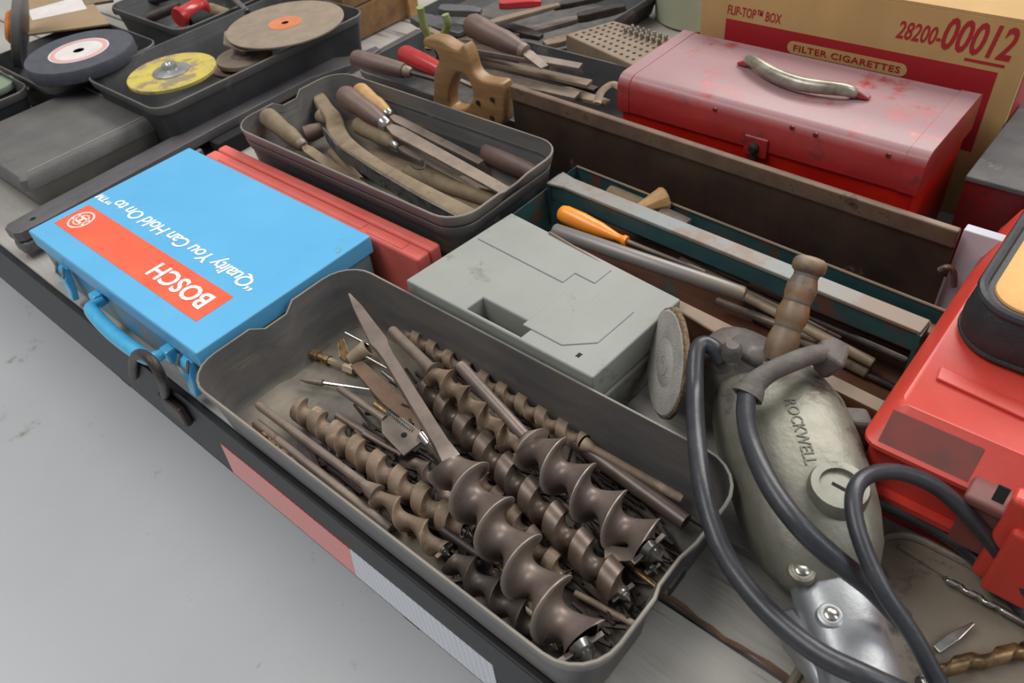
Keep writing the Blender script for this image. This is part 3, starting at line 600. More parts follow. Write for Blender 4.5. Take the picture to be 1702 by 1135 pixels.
# ------------------------------------------------------------------ angle grinder
gn = thing('angle_grinder', 'large old grey metal angle grinder with turned wooden handle and worn disc', 'grinder', (-.12, .38, 0))
def st_(px, py, z, hw): p = P(px, py, z); return p, pw(p, hw)
sts = [st_(1242, 598, .066, 38), st_(1256, 625, .066, 66), st_(1276, 668, .066, 88), st_(1298, 715, .066, 103), st_(1318, 770, .064, 110), st_(1338, 830, .062, 110), st_(1352, 880, .060, 104), st_(1364, 930, .056, 92), st_(1374, 965, .052, 74), st_(1382, 990, .050, 50)]
def blob(sts, n=28, flat=.9, pwr=3.0):
    rings = []; P_ = [s[0] for s in sts]
    for i, (p, hw) in enumerate(sts):
        d_ = (P_[min(i+1, len(P_)-1)]-P_[max(i-1, 0)]); d_, a_, u_ = frame(d_)
        rings.append([p+a_*(math.copysign(abs(math.cos(t))**(2/pwr), math.cos(t)))*hw+u_*(math.copysign(abs(math.sin(t))**(2/pwr), math.sin(t)))*hw*flat for t in [2*math.pi*k/n for k in range(n)]])
    return MB().loft(rings)
for i, s in enumerate(sts): sts[i] = (Vector((s[0].x, s[0].y, max(min(s[1]*.9+.003, s[0].z), .02))), s[1])
def restz(px, py, hwpx, flat=.9):       # centre so that the body rests on the deck
    z = .05
    for _ in range(12): p = P(px, py, z); z = pw(p, hwpx)*flat+.002
    return P(px, py, z), pw(p, hwpx)
SS = [(1236, 600, 40), (1250, 628, 66), (1272, 668, 90), (1296, 715, 104), (1316, 770, 108), (1336, 830, 108), (1352, 880, 104), (1366, 925, 94), (1376, 958, 78), (1384, 985, 55)]
raw = [restz(*s) for s in SS]
zmax = max(r[0].z for r in raw)
sts = []
for (px, py, hw), r in zip(SS, raw):
    z = zmax if py < 900 else max(r[0].z, zmax-.012*(py-900)/60)
    p = P(px, py, z); sts.append((p, pw(p, hw)))
hous = obj('motor_housing', blob(sts), M_olive, gn, 50)
hs2 = [(1372, 940, 50), (1380, 965, 66), (1392, 1000, 70), (1404, 1040, 66), (1418, 1085, 64), (1432, 1140, 66), (1445, 1200, 66)]
hst = []
for px, py, hw in hs2: p = P(px, py, zmax*.86); hst.append((p, pw(p, hw)))
obj('rear_handle', blob(hst, flat=.72, pwr=2.4), M_alu, gn, 50)
p1_, p2_ = P(1310, 1040, .03), P(1350, 1140, .03)
obj('trigger_guard', MB().bars([(P(1300, 1020, .030), pw(p1_, 34), .02), (P(1325, 1062, .03), pw(p1_, 46), .024), (P(1352, 1110, .03), pw(p1_, 30), .022), (P(1380, 1170, .03), pw(p1_, 24), .02)]), M_alu, gn, 40, .004)
# surface height of the body at a pixel
def surf(px, py, k=1.0):
    best = None
    for (a_, ha), (b_, hb) in zip(sts+hst[2:], (sts+hst[2:])[1:]):
        pass
    ztop = zmax+max(s[1] for s in sts)*.9*k
    return P(px, py, ztop)
zc = zmax+pw(sts[5][0], 108)*.80
from mathutils.bvhtree import BVHTree
def tree_of(o): return BVHTree.FromPolygons([v.co+worldloc(o) for v in o.data.vertices], [tuple(p.vertices) for p in o.data.polygons])
def hit(tr_, px, py):
    q0 = P(px, py, 0); o_ = Vector((0, 0, H)); h_ = tr_.ray_cast(o_, (q0-o_).normalized()); return h_[0], (h_[1] if h_[1].dot(q0-o_) < 0 else -h_[1])
HT = tree_of(hous)
q, nq = hit(HT, 1392, 816); nrm = (nq+Vector((0, 0, 1))).normalized(); q = q+nrm*.005
rcap = pw(q, 50)
obj('brush_cap', MB().lathe(q-nrm*.020, q+nrm*.004, [(0, rcap), (.85, rcap), (1, rcap*.93), (1, rcap*.66), (.86, rcap*.62), (.86, .0)], 28), mat('worn_cap_metal', (128, 127, 116), (112, 111, 100), .45, .5, sc=40, c3=(96, 88, 76), sc3=30, t3=.58), gn)
d_, a_, u_ = frame(nrm)
obj('cap_slot', MB().bar(q+nrm*.0008-a_*rcap*.25, q+nrm*.0008+a_*rcap*.25, .0022, .0022, .001, up=nrm), M_blacki, gn, 0)

# raised maker lettering along the housing
ta, na = hit(HT, 1316, 664); tb_, nb = hit(HT, 1352, 772); nm_ = (na+nb).normalized()
rt = (tb_-ta).normalized(); upv = nm_.cross(rt).normalized(); nm_ = rt.cross(upv)
lt_m = mat('raised_letter_metal', (104, 104, 92), (92, 90, 80), .5, .45, sc=60)
tx = text('ROCKWELL', ta-upv*.006+nm_*.02, rt, upv, (tb_-ta).length, pw(ta, 19), lt_m, gn, 'raised_lettering', depth=.0012, lift=0, bold=.005)
wl_ = worldloc(gn); zmin_ = min((v.co+wl_-ta).dot(nm_) for v in tx.data.vertices)
for v in tx.data.vertices:
    p_ = v.co+wl_; k_ = (p_-ta).dot(nm_)-zmin_; h_ = HT.ray_cast(p_, -nm_)
    if h_[0]: v.co = h_[0]+nm_*(k_-.0004)-wl_
for (px, py), nm in (((1333, 948), 'screw_head'), ((1381, 1022), 'screw_head')):
    q = hit(HT if py < 1000 else tree_of([c_ for c_ in gn.children if c_.name.startswith('rear_handle')][0]), px, py)[0]
    obj('screw_recess', MB().lathe(q-Vector((0, 0, .004)), q+Vector((0, 0, .0016)), [(0, pw(q, 24)), (.8, pw(q, 22)), (1, pw(q, 17)), (1, pw(q, 15)), (.8, 0)], 18), M_olive if py < 1000 else M_alu, gn)
    sc1 = obj('screw_head', MB().lathe(q, q+Vector((0, 0, .0035)), [(0, pw(q, 12)), (.7, pw(q, 12)), (1, pw(q, 8))], 14), M_bright, gn)
# gear head
def lump(name, px, py, z, rpx, m, sq=(1, 1, 1), n=(14, 20), pwr=2.5):
    c_ = P(px, py, z); r_ = pw(c_, rpx); rings = []
    for i in range(n[0]+1):
        ph = math.pi*i/n[0]; rings.append([])
        for k in range(n[1]):
            th = 2*math.pi*k/n[1]; v = Vector((math.sin(ph)*math.cos(th), math.sin(ph)*math.sin(th), math.cos(ph)))
            f = (abs(v.x)**pwr+abs(v.y)**pwr+abs(v.z)**pwr)**(-1/pwr); v = v*f
            rings[-1].append(c_+Vector((v.x*sq[0], v.y*sq[1], v.z*sq[2]))*r_)
    return obj(name, MB().loft(rings, False, False), m, gn, 60, weld=True)
lump('gear_head', 1224, 616, .064, 70, M_gear, (1, .95, .95))
lump('gear_boss', 1205, 600, .085, 34, M_gear, (1, 1, .8))
q = P(1217, 578, .118); obj('head_bolt', MB().lathe(q-Vector((0, 0, .010)), q+Vector((0, 0, .004)), [(0, pw(q, 17)), (.7, pw(q, 17)), (1, pw(q, 11))], 12), M_gear, gn)
lump('nose_flange', 1252, 582, .098, 34, M_gear, (1.2, .9, .5))
lump('grease_boss', 1180, 612, .070, 36, M_gear, (.9, .9, .9))
tp = [P(1388, 672, .078), P(1408, 702, .078), P(1456, 706, .078), P(1442, 676, .078)]
obj('switch_block', MB().hexa([Vector((p.x, p.y, .020)) for p in tp]+tp), M_boot, gn, 0, .004, 3)
# disc
nd = Vector((AX.x*-.985+AX.y*-.05+AX.z*-.14, AY.x*-.985+AY.y*-.05+AY.z*-.14, AZ.x*-.985+AZ.y*-.05+AZ.z*-.14)).normalized(); dc = P(1108, 603, .070); rd = pw(dc, 93)
upd = Vector((0, 0, 1))
obj('spindle', MB().lathe(dc-nd*.004, P(1195, 612, .070), [(0, .012), (.3, .012), (.3, .018), (1, .020)], 16), M_gear, gn)
dm = MB().lathe(dc+nd*.003, dc-nd*.004, [(0, 0.0005), (0, rd*.40), (.15, rd*.44), (.0, rd*.5), (0, rd*.93), (.15, rd*.96)], 48, caps=False)
obj('abrasive_disc', dm, M_disc, gn, 30)
rm = MB(); rings = []
for t, r_ in ((.10, .955), (.3, 1.0), (.8, 1.0), (1, .97), (1, .0)):
    d_, a_, u_ = frame(nd); rings.append([dc+nd*(.003-.007*t)+(a_*math.cos(2*math.pi*k/72)+u_*math.sin(2*math.pi*k/72))*rd*r_*(1+random.uniform(-.012, .012)*(r_ > .9)) for k in range(72)])
obj('worn_rim', rm.loft(rings, False, True), M_discrim, gn, 30)
obj('disc_nut', MB().lathe(dc-nd*.001, dc+nd*.0035, [(0, rd*.34), (.5, rd*.34), (.6, rd*.22), (1, rd*.22), (1, rd*.12), (.4, rd*.12), (.4, 0)], 24), M_disc, gn)
# wooden side handle
ha, hb_ = P(1290, 600, .098), P(1349, 432, .165)
rh = pw(ha, 27)
obj('side_handle', MB().lathe(ha, hb_, [(0, rh*.85), (.05, rh*.95), (.22, rh*.98), (.30, rh*.86), (.34, rh*.80), (.40, rh*.95), (.48, rh*1.0), (.56, rh*.86), (.59, rh*.80), (.66, rh*.92), (.74, rh*.93), (.82, rh*.76), (.85, rh*.72), (.87, rh*.80), (.89, rh*.96), (.93, rh*1.03), (.97, rh*1.02), (1.0, rh*.92), (1.02, rh*.72), (1.028, rh*.4), (1.03, rh*.05)], 28), M_turned, gn, 60)
for t_, k_ in ((.34, .80), (.59, .80), (.85, .72)):
    c0 = ha.lerp(hb_, t_-.012); c1 = ha.lerp(hb_, t_+.012); obj('groove_ring', MB().lathe(c0, c1, [(0, rh*(k_+.03)), (.5, rh*(k_+.045)), (1, rh*(k_+.03))], 24), M_boot, gn)
obj('handle_collar', MB().lathe(P(1287, 612, .092), ha+Vector((0, 0, .001)), [(0, rh*.9), (.8, rh*1.0), (1, rh*.9)], 20), M_olive, gn)
# cords
def cord(pts, wpx, name='power_cord', m=M_rubber):
    q = [P(x, y, z) for x, y, z in pts]; s = spl(q, 10)
    return obj(name, MB().tube(s, pw(q[0], wpx)/2, 14), m, gn, 60)
R0 = pw(P(1250, 700, .1), 31)/2
cord([(1243, 640, .112), (1240, 690, .122), (1252, 745, .132), (1285, 815, .134), (1335, 880, .128), (1395, 935, .112), (1450, 978, .090), (1500, 1030, .070)], 31)
cord([(1200, 600, .100), (1188, 580, .108), (1170, 572, .110), (1157, 588, .108), (1155, 650, .095), (1158, 730, .100), (1168, 810, .100), (1190, 890, .094), (1225, 955, .086), (1285, 1025, .084), (1360, 1085, .088), (1440, 1125, .090), (1540, 1170, .075), (1650, 1215, .040), (1790, 1290, .013), (1900, 1330, .013)], 29)
cord([(1900, 1330, .013), (1760, 1330, .016), (1650, 1262, .045), (1570, 1150, .075), (1520, 1060, .095), (1470, 985, .112), (1435, 910, .124), (1419, 850, .132), (1424, 808, .134), (1452, 787, .130), (1500, 786, .120), (1560, 812, .104), (1620, 868, .080), (1670, 930, .055), (1740, 1020, .03)], 31)
cord([(1455, 832, .030), (1500, 850, .028), (1560, 880, .024), (1620, 925, .020), (1680, 990, .014), (1760, 1080, .012)], 26)
# rubber boot over the cord
bt = [P(1246, 652, .116), P(1256, 636, .120), P(1280, 618, .124), (P(1315, 602, .124)), P(1350, 590, .118), P(1378, 588, .110)]
bs = spl(bt, 6); rb0 = pw(bt[0], 44)/2
obj('cord_boot', MB().tube(bs, [rb0*(1.12-.35*math.sin(math.pi*.5*min(1, i/14))) for i in range(len(bs))], 16), M_boot, gn, 60)
obj('boot_mouth', MB().lathe(bs[0], bs[0]+(bs[0]-bs[1]).normalized()*.004, [(0, rb0*1.15), (1, rb0*1.2), (1, rb0*.9), (.2, rb0*.85)], 16), M_boot, gn)
e0 = P(1372, 588, .110); e1 = P(1396, 606, .102)
obj('cord_clamp', MB().bars([(e0-(e1-e0)*.6, .014, .014), (e0, .026, .022), (e0.lerp(e1, .8), .028, .024), (e1, .018, .018)]), M_boot, gn, 40, .003)
# ------------------------------------------------------------------ auger bits in the front tote
def auger(label, a0, a1, b1, wpx, pitchpx, kind, m, shank, wsh=None, rev=False, core=.35, flip=-1, grp=None, ms=None):
    """a0 shank tip, a1 start of the flights, b1 end of the flights, each (px, py, z)"""
    A0 = P(*a0) if a0 else None; A1 = P(*a1); B1 = P(*b1); R = pw(A1.lerp(B1, .5), wpx)/2; pt = pw(A1.lerp(B1, .5), pitchpx)
    # foreshortening of the pitch: count the turns along the projected length
    lpx = math.hypot(a1[0]-b1[0], a1[1]-b1[1]); turns = lpx/pitchpx; L = (B1-A1).length; pt = L/turns
    t = thing('auger_bit', label, 'drill bit', A1.lerp(B1, .5)-Vector((0, 0, R)), grp)
    obj('flights', auger_geo(A1, B1, R, pt, kind, core, hand_=flip), m, t, 50, weld=True)
    d = (B1-A1).normalized()
    if A0:
        if shank == 'tang':
            r = pw(A0.lerp(A1, .5), wsh)/2
            obj('shank', MB().bars([(A0, r*.3, r*.3), (A0.lerp(A1, .10), r*1.3, r*.8), (A0.lerp(A1, .34), r*2.5, r*1.1), (A0.lerp(A1, .38), r*1.9, r*1.2), (A0.lerp(A1, .45), r*1.6, r*1.5), (A0.lerp(A1, .92), r*1.9, r*1.8), (A1, r*2.4, r*2.2)]), ms or m, t, 40, .0008)
        else:
            r = pw(A0.lerp(A1, .5), wsh)/2
            obj('shank', MB().lathe(A0, A1, [(0, r*.75), (.03, r), (.9, r), (1, R*.8)], 14), ms or m, t)
    obj('lead_screw', MB().lathe(B1-d*.002, B1+d*R*.6, [(0, R*.40), (.3, R*.3), (.35, R*.36), (.5, R*.22), (.55, R*.28), (.75, R*.12), (1, .0003)], 12), M_bright, t)
    _, s_, u_ = frame(d)
    obj('cutting_spur', MB().bar(B1-s_*R*.75, B1+s_*R*.75, .004, .004, .003, up=u_), ms or m, t, 0, .0005)
    return t
auger('largest grey-brown auger bit, lying on top of the pile with its spear tang up-left', (580, 488, .066), (752, 770, .056), (966, 1076, .050), 106, 80, 'solid', M_auger, 'tang', 24)
auger('wide grey-brown auger bit with long round shank, right of the largest one', (764, 606, .072), (885, 738, .052), (1078, 912, .040), 96, 68, 'solid', M_auger, 'rod', 21)
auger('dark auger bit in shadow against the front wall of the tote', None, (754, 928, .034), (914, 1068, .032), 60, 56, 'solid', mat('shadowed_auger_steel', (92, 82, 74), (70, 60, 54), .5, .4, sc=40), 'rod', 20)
auger('rust-brown auger bit with flat bands at the left of the pile', None, (500, 680, .022), (775, 885, .024), 48, 44, 'ribbon', M_rust, 'rod', 16, core=.42)
auger('auger bit with long thin shank, below the rust-brown banded one', (428, 672, .026), (628, 822, .026), (738, 915, .026), 46, 60, 'solid', M_rust, 'rod', 15, ms=M_steel)
auger('tan auger bit with short shank, in the middle of the pile', (650, 548, .058), (722, 618, .050), (868, 748, .036), 52, 42, 'solid', M_rust, 'rod', 19, core=.35, ms=M_steel)
auger('long auger bit with bright flat bands between the two widest ones', None, (712, 645, .026), (1035, 985, .030), 56, 56, 'ribbon', mat('banded_steel', (108, 94, 84), (86, 72, 62), .40, .4, sc=50, c3=(120, 94, 68), sc3=30, t3=.6), 'rod', 16, core=.35)
auger('thin rusty auger bit lying along the back wall of the tote', (1134, 830, .030), (970, 738, .036), (676, 553, .022), 31, 36, 'ribbon', M_rust, 'rod', 17, core=.35)
tag(rod('steel_tube', P(930, 715, .030), P(1140, 868, .026), 27, mat('brown_tube_steel', (84, 73, 69), (100, 86, 78), .4, .4, sc=40), None, 18, hollow=True), 'hollow grey steel tube with open end, near the right back of the tote', 'tube')
tag(rod('steel_rod', P(424, 702, .018), P(650, 880, .016), 17, M_steel), 'plain dusty steel rod parallel to the front wall of the tote', 'rod')
tag(rod('steel_rod', P(532, 764, .012), P(805, 968, .012), 14, M_iron), 'dark rod at the bottom along the front wall of the tote', 'rod')
# bed of scrap bits, added dark to stand in for shade under the augers
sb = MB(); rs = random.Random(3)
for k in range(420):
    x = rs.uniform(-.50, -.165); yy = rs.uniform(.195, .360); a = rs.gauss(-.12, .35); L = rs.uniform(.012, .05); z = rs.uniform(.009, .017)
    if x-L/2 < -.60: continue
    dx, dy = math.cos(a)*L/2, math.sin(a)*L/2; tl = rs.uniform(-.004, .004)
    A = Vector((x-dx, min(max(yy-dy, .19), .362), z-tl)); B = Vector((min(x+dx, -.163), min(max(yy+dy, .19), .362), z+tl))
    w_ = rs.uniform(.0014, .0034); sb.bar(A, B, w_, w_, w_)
o = obj('shade_scrap', sb, mat('shade_scrap_metal', (40, 33, 29), (66, 53, 44), .5, .4, sc=50, c3=(96, 76, 58), sc3=30, t3=.6), None, 0)
tag(o, 'bed of small metal scraps added dark to stand in for shade under the auger bits', 'scrap'); o['kind'] = 'stuff'
# twist drills along the front
def twist(label, a, b, wpx, m, name='twist_drill', grp=None):
    A, B = P(*a), P(*b); R = pw(A, wpx)/2; M1 = A.lerp(B, .62)
    t = thing(name, label, 'drill bit', A.lerp(B, .5)-Vector((0, 0, R)), grp)
    obj('flutes', auger_geo(A, M1, R, R*5.0, 'ribbon', .5, nt=14, m=10), m, t, 50, weld=True)
    obj('shank', MB().lathe(M1, B, [(0, R*.9), (.05, R), (1, R)], 10), m, t)
    obj('point', MB().lathe(A, A-(B-A).normalized()*R*1.3, [(0, R*.9), (1, .0002)], 10), m, t)
g_ = 'small twist drills along the front wall of the tote'
for k, (a, b, ww) in enumerate([((418, 716, .014), (520, 800, .012), 9), ((436, 718, .020), (548, 822, .014), 10), ((455, 742, .016), (570, 835, .012), 8), ((500, 785, .020), (606, 872, .014), 10), ((530, 806, .024), (628, 884, .016), 8)]):
    twist(['leftmost of the small bronzed twist drills by the tote front wall', 'second small twist drill, just right of the leftmost one', 'thinner twist drill in the middle of the small drills', 'bronzed twist drill near the lower end of the small drills', 'last thin twist drill at the lower end of the row'][k], a, b, ww, M_brass, grp=g_)
# lower layer of the pile
for a0, a1, b1, wp, pp, kd, m_, lb in [
    (None, (800, 800, .018), (935, 960, .016), 44, 46, 'ribbon', M_rust, 'rusty banded auger half buried under the two widest augers'),
    (None, (690, 765, .016), (790, 870, .016), 36, 40, 'solid', M_steel, 'short dusty auger buried left of the largest auger flights'),
    ((980, 830, .016), (1010, 860, .016), (1085, 945, .014), 40, 42, 'solid', M_auger, 'small dark auger under the tip of the wide right auger'),
    (None, (720, 850, .014), (850, 985, .014), 40, 44, 'ribbon', M_iron, 'dark banded auger low beside the largest auger')]:
    auger(lb, a0, a1, b1, wp, pp, kd, m_, 'rod', 14)
for a, b, ww, m_, lb in [((700, 600, .012), (860, 730, .012), 12, M_iron, 'dark rod between the tan auger and the back wall'), ((760, 640, .014), (1020, 850, .014), 13, M_rust, 'long rusty rod under the shank of the wide right auger'),
                       ((940, 800, .012), (1110, 930, .012), 12, M_steel, 'dusty rod on the tote floor near the tube'), ((870, 1010, .010), (960, 1085, .010), 10, M_rust, 'rusty rod in the front right corner of the tote'),
                       ((640, 770, .012), (760, 880, .012), 11, M_steel, 'dusty rod between the banded auger and the spade bit'), ((985, 960, .016), (1050, 1010, .016), 16, M_iron, 'dark block-ended rod near the notch of the tote'),
                       ((560, 740, .008), (720, 890, .008), 12, M_iron, 'dark rod under the rust-brown banded auger')]:
    tag(rod('steel_rod', P(*a), P(*b), ww, m_), lb, 'rod')
# spade bit
A, B = P(563, 645, .034), P(640, 697, .030); D_ = P(692, 742, .028)
tool('spade_bit', 'pale steel spade bit with a flat holed paddle, in the middle of the pile', 'drill bit', None,
     ('shank', MB().lathe(A, B, [(0, pw(A, 9)/2), (.04, pw(A, 13)/2), (.8, pw(A, 13)/2), (1, pw(A, 15)/2)], 10), M_steel),
     ('paddle', MB().bars([(B, pw(B, 16), .004), (B.lerp(D_, .25), pw(B, 44), .0028), (D_, pw(B, 52), .0025)]), mat('pale_paddle_steel', (142, 132, 122), (120, 110, 100), .45, .5, sc=50), .0004),
     ('paddle_hole', MB().lathe(B.lerp(D_, .62)+Vector((0, 0, .0005)), B.lerp(D_, .62)+Vector((0, 0, .0019)), [(0, .003), (1, .003)], 12), M_blacki))
def bolt(label, a, b, wpx, m2):
    A, B = P(*a), P(*b); r = pw(A, wpx)/2; L = (B-A).length; n = int(L*.7/(r*.55)); prof = [(0, r*.8), (.02, r), (.28, r)]
    for k in range(n): t = .3+.68*k/n; prof += [(t, r*.7), (t+.34/n, r*1.0)]
    t = thing('threaded_bolt', label, 'bolt', A.lerp(B, .5)-Vector((0, 0, r)))
    obj('thread', MB().lathe(A.lerp(B, .3), B, [(max(0, (q-.3)/.7), rr_) for q, rr_ in prof if q >= .3], 14), M_bright, t)
    obj('sleeve', MB().lathe(A, A.lerp(B, .32), [(0, r*.8), (.05, r*1.02), (1, r*1.02)], 14), m2, t)
bolt('bright threaded bolt with brass-coloured end above the spade bit', (624, 672, .030), (690, 722, .026), 17, M_brass)
bolt('second threaded bolt beside the tang of the largest auger', (700, 722, .030), (744, 778, .026), 17, M_bright)
A, B = P(498, 631, .014), P(636, 650, .014)
tool('scribing_awl', 'thin bright scribing awl lying across the bare tote floor', 'awl', None,
     ('handle', MB().lathe(A, A.lerp(B, .3), [(0, .0004), (.3, .0028), (.95, .004), (1, .002)], 10), M_steel), ('needle', MB().lathe(A.lerp(B, .3), B, [(0, .0022), (.4, .0018), (1, .0003)], 8), M_bright))
A, B = P(520, 588, .012), P(590, 616, .012)
tool('hex_driver_bit', 'small brass-coloured driver bit near the left wall of the tote', 'driver bit', None,
     ('tip', MB().lathe(A, A.lerp(B, .4), [(0, .006), (.35, .006), (.4, .004), (.7, .004), (.75, .0055), (1, .0055)], 8), M_brass), ('shank', MB().lathe(A.lerp(B, .4), B, [(0, .004), (.6, .004), (.62, .006), (1, .006)], 6), M_rust))
tag(obj('bent_clip', MB().bars([(P(566, 566, .030), .008, .003), (P(572, 590, .022), .012, .004), (P(590, 600, .016), .016, .003)]), M_brass, None, 0, .0005), 'small bent brass clip standing behind the driver bit', 'clip')
tag(obj('hollow_punch', MB().lathe(P(582, 598, .016), P(612, 578, .026), [(0, .007), (.6, .009), (1, .010), (1, .007), (.3, .006)], 14), M_rust, None, 40), 'short rusty hollow punch beside the tang of the largest auger', 'punch')
A, B = P(592, 604, .016), P(700, 716, .014)
tag(obj('flat_bar', MB().bars([(A, pw(A, 22), .004), (A.lerp(B, .5), pw(A, 30), .005), (B, pw(A, 36), .004)]), mat('brown_flat', (126, 100, 82), (106, 84, 68), .65, .2, sc=40), None, 40, .0006), 'rusty brown flat bar under the largest auger tang', 'bar')
for a, b, ww, m, lb in [((574, 553, .030), (614, 574, .026), 6, M_bright, 'short bright pin at the top of the pile'), ((600, 588, .022), (650, 616, .020), 6, M_bright, 'bright pin crossing under the largest auger tang'),
                        ((604, 720, .018), (668, 756, .016), 9, M_steel, 'short round pin beneath the spade bit paddle'), ((560, 690, .010), (640, 740, .010), 14, M_steel, 'stubby dusty pin between banded auger and spade bit'),
                        ((636, 618, .014), (676, 650, .014), 8, M_bright, 'bright pin left of the tan auger'),
                        ((790, 900, .020), (905, 985, .020), 10, M_iron, 'black rod under the flights of the largest auger'),
                        ((735, 880, .036), (800, 925, .034), 14, M_iron, 'black square-ended bar left of the largest auger'),
                        ((955, 985, .014), (1060, 1040, .014), 12, M_rust, 'rusty pin by the lower right corner of the tote'),
                        ((820, 760, .012), (930, 850, .012), 14, M_iron, 'dark rod between the two widest augers')]:
    tag(rod('steel_pin', P(*a), P(*b), ww, m), lb, 'pin')
twist('bronzed twist drill under the wide right auger', (1000, 905, .012), (1090, 975, .012), 13, M_brass)
for k, (a, b, ww) in enumerate([((840, 1000, .012), (935, 1075, .012), 12), ((800, 920, .010), (880, 985, .010), 10)]):
    twist(['dull twist drill low under the dark front auger', 'short twist drill in the gap left of the largest auger'][k], a, b, ww, M_brass)
A, B = P(1045, 905, .030), P(1100, 925, .030)
tag(obj('cutter_wing', MB().bars([(A, .020, .003), (A.lerp(B, .5), .012, .003), (B, .005, .002)]).bars([(A+Vector((-.01, -.02, .002)), .016, .003), (B, .006, .003)]), M_steel, None, 0, .0005), 'forked steel cutter at the tip of the wide right auger', 'cutter')
# ------------------------------------------------------------------ old chisels in the upper tote (floor at .034)
def chisel(name, label, cat, h0, h1, wh, mh, fer, b1, wb0, wb1, mblade, mfer=M_steel, prof=HP, th=.004, grp='old wooden-handled tools in the upper tote'):
    A, B = P(*h0), P(*h1); r = pw(A, wh)/2; E_ = P(*b1); d = (B-A).normalized(); F = B+d*pw(B, fer)
    t = thing(name, label, cat, A.lerp(B, .5)-Vector((0, 0, r)), grp)
    obj('handle', hand(A, B, r, prof), mh, t, 50)
    obj('ferrule', MB().lathe(B-d*.002, F, [(0, r*.62), (.1, r*.68), (.8, r*.6), (1, r*.45)], 16), mfer, t)
    obj('blade', MB().bars([(F-d*.003, r*.5, r*.4), (F.lerp(E_, .08), pw(F, wb0), th), (F.lerp(E_, .8), pw(E_, (wb0+wb1)/2), th), (E_, pw(E_, wb1), th*.5)]), mblade, t, 40, .0005)
    return t
chisel('wood_chisel', 'chisel with greyish wooden handle at the left end of the upper tote', 'chisel', (440, 190, .100), (500, 240, .080), 32, M_woodg, 8, (610, 318, .046), 18, 26, M_woodg)
chisel('wood_chisel', 'chisel with dark glossy wooden handle and long rusty blade', 'chisel', (568, 155, .112), (638, 205, .094), 36, M_woodd, 12, (862, 330, .062), 26, 22, M_steel, M_bright)
chisel('wood_chisel', 'chisel with pale tan handle half hidden behind the dark-handled one', 'chisel', (594, 148, .100), (645, 190, .084), 30, M_woodl, 8, (800, 270, .060), 18, 14, M_steel, M_bright)
chisel('flat_file', 'slim tapered file with grey wooden handle and bright ferrule', 'file', (592, 205, .082), (655, 240, .076), 30, M_woodg, 14, (806, 322, .052), 12, 5, M_steel, M_bright)
A, B = P(806, 250, .060), P(892, 288, .058)
tag(obj('turned_wood_stick', hand(A, B, pw(A, 38)/2, HC, 20), M_woodd, None, 50), 'loose brown wooden handle at the right end of the upper tote', 'handle')
tag(obj('turned_wood_stick', hand(P(672, 285, .050), P(848, 345, .048), pw(A, 26)/2, HC, 16), M_woodg, None, 50), 'long dusty wooden stick at the front right of the upper tote', 'handle')
tag(obj('turned_wood_stick', hand(P(505, 225, .062), P(535, 215, .064), pw(A, 30)/2, HC, 16), M_woodd, None, 50), 'short dark knob beside the grey-handled chisel', 'handle')
tag(obj('turned_wood_stick', hand(P(528, 190, .078), P(560, 205, .070), pw(A, 24)/2, HC, 16), M_woodg, None, 50), 'round dusty knob next to the curved wooden tool', 'handle')
tag(obj('turned_wood_stick', hand(P(548, 250, .052), P(600, 300, .048), pw(A, 16)/2, HC, 12), M_woodg, None, 50), 'thin dusty stick left of the curved wooden tool', 'handle')
# curved wooden tool with metal edge
zt2 = .088
def w2(px, py): p = P(px, py, zt2); return p
ol = [(519, 160), (524, 150), (538, 153), (552, 172), (568, 190), (575, 212), (590, 232), (640, 268), (720, 310), (790, 345), (800, 352), (772, 364), (700, 326), (620, 278), (560, 240), (542, 214), (540, 196), (528, 178)]
oc = w2(640, 270); pts = [(w2(*p).x-oc.x, w2(*p).y-oc.y) for p in ol]
cw = thing('curved_draw_tool', 'curved dusty wooden tool with a mottled grey metal edge, longest thing in the upper tote', 'tool', (oc.x, oc.y, zt2-.02))
plate([sm2(pts, 3)], .016, (oc.x, oc.y, zt2-.008), (1, 0, 0), (0, 1, 0), 'wooden_body', M_woodg, cw, bev=.004)
eg = [w2(537, 214), w2(560, 243), w2(620, 283), w2(700, 330), w2(770, 367)]; rings = []
for p in eg: rings.append([p+Vector((0, 0, .001)), p+Vector((.0015, .0015, .001)), p+Vector((.0015, .0015, -.019)), p+Vector((0, 0, -.019))])
obj('metal_edge', MB().loft(rings), mat('mottled_blade', (86, 88, 90), (128, 128, 124), .4, .6, sc=60, c3=(60, 58, 56), sc3=50, t3=.55), cw, 40)
obj('edge_strip', MB().tube([p+Vector((0, 0, .0015)) for p in eg], .0011, 8), M_bright, cw)
q = spl([P(683, 272, .075), P(690, 280, .075), P(704, 280, .075), P(706, 270, .075), P(700, 266, .075)], 5)
tag(obj('wire_hook', MB().tube(q, .0011, 8), M_iron), 'tiny bent wire hook near the middle of the upper tote', 'hook')
A, B = P(600, 262, .044), P(840, 350, .040)
tag(obj('flat_rasp', MB().bars([(A, pw(A, 60), .005), (B, pw(B, 50), .005)]), M_woodg, None, 0, .001), 'wide flat dusty rasp at the bottom of the upper tote', 'rasp')
A, B = P(760, 300, .050), P(870, 322, .048)
tag(obj('flat_rasp', MB().bars([(A, pw(A, 26), .005), (B, pw(B, 20), .005)]), M_steel, None, 0, .001), 'short flat file under the loose brown handle', 'rasp')
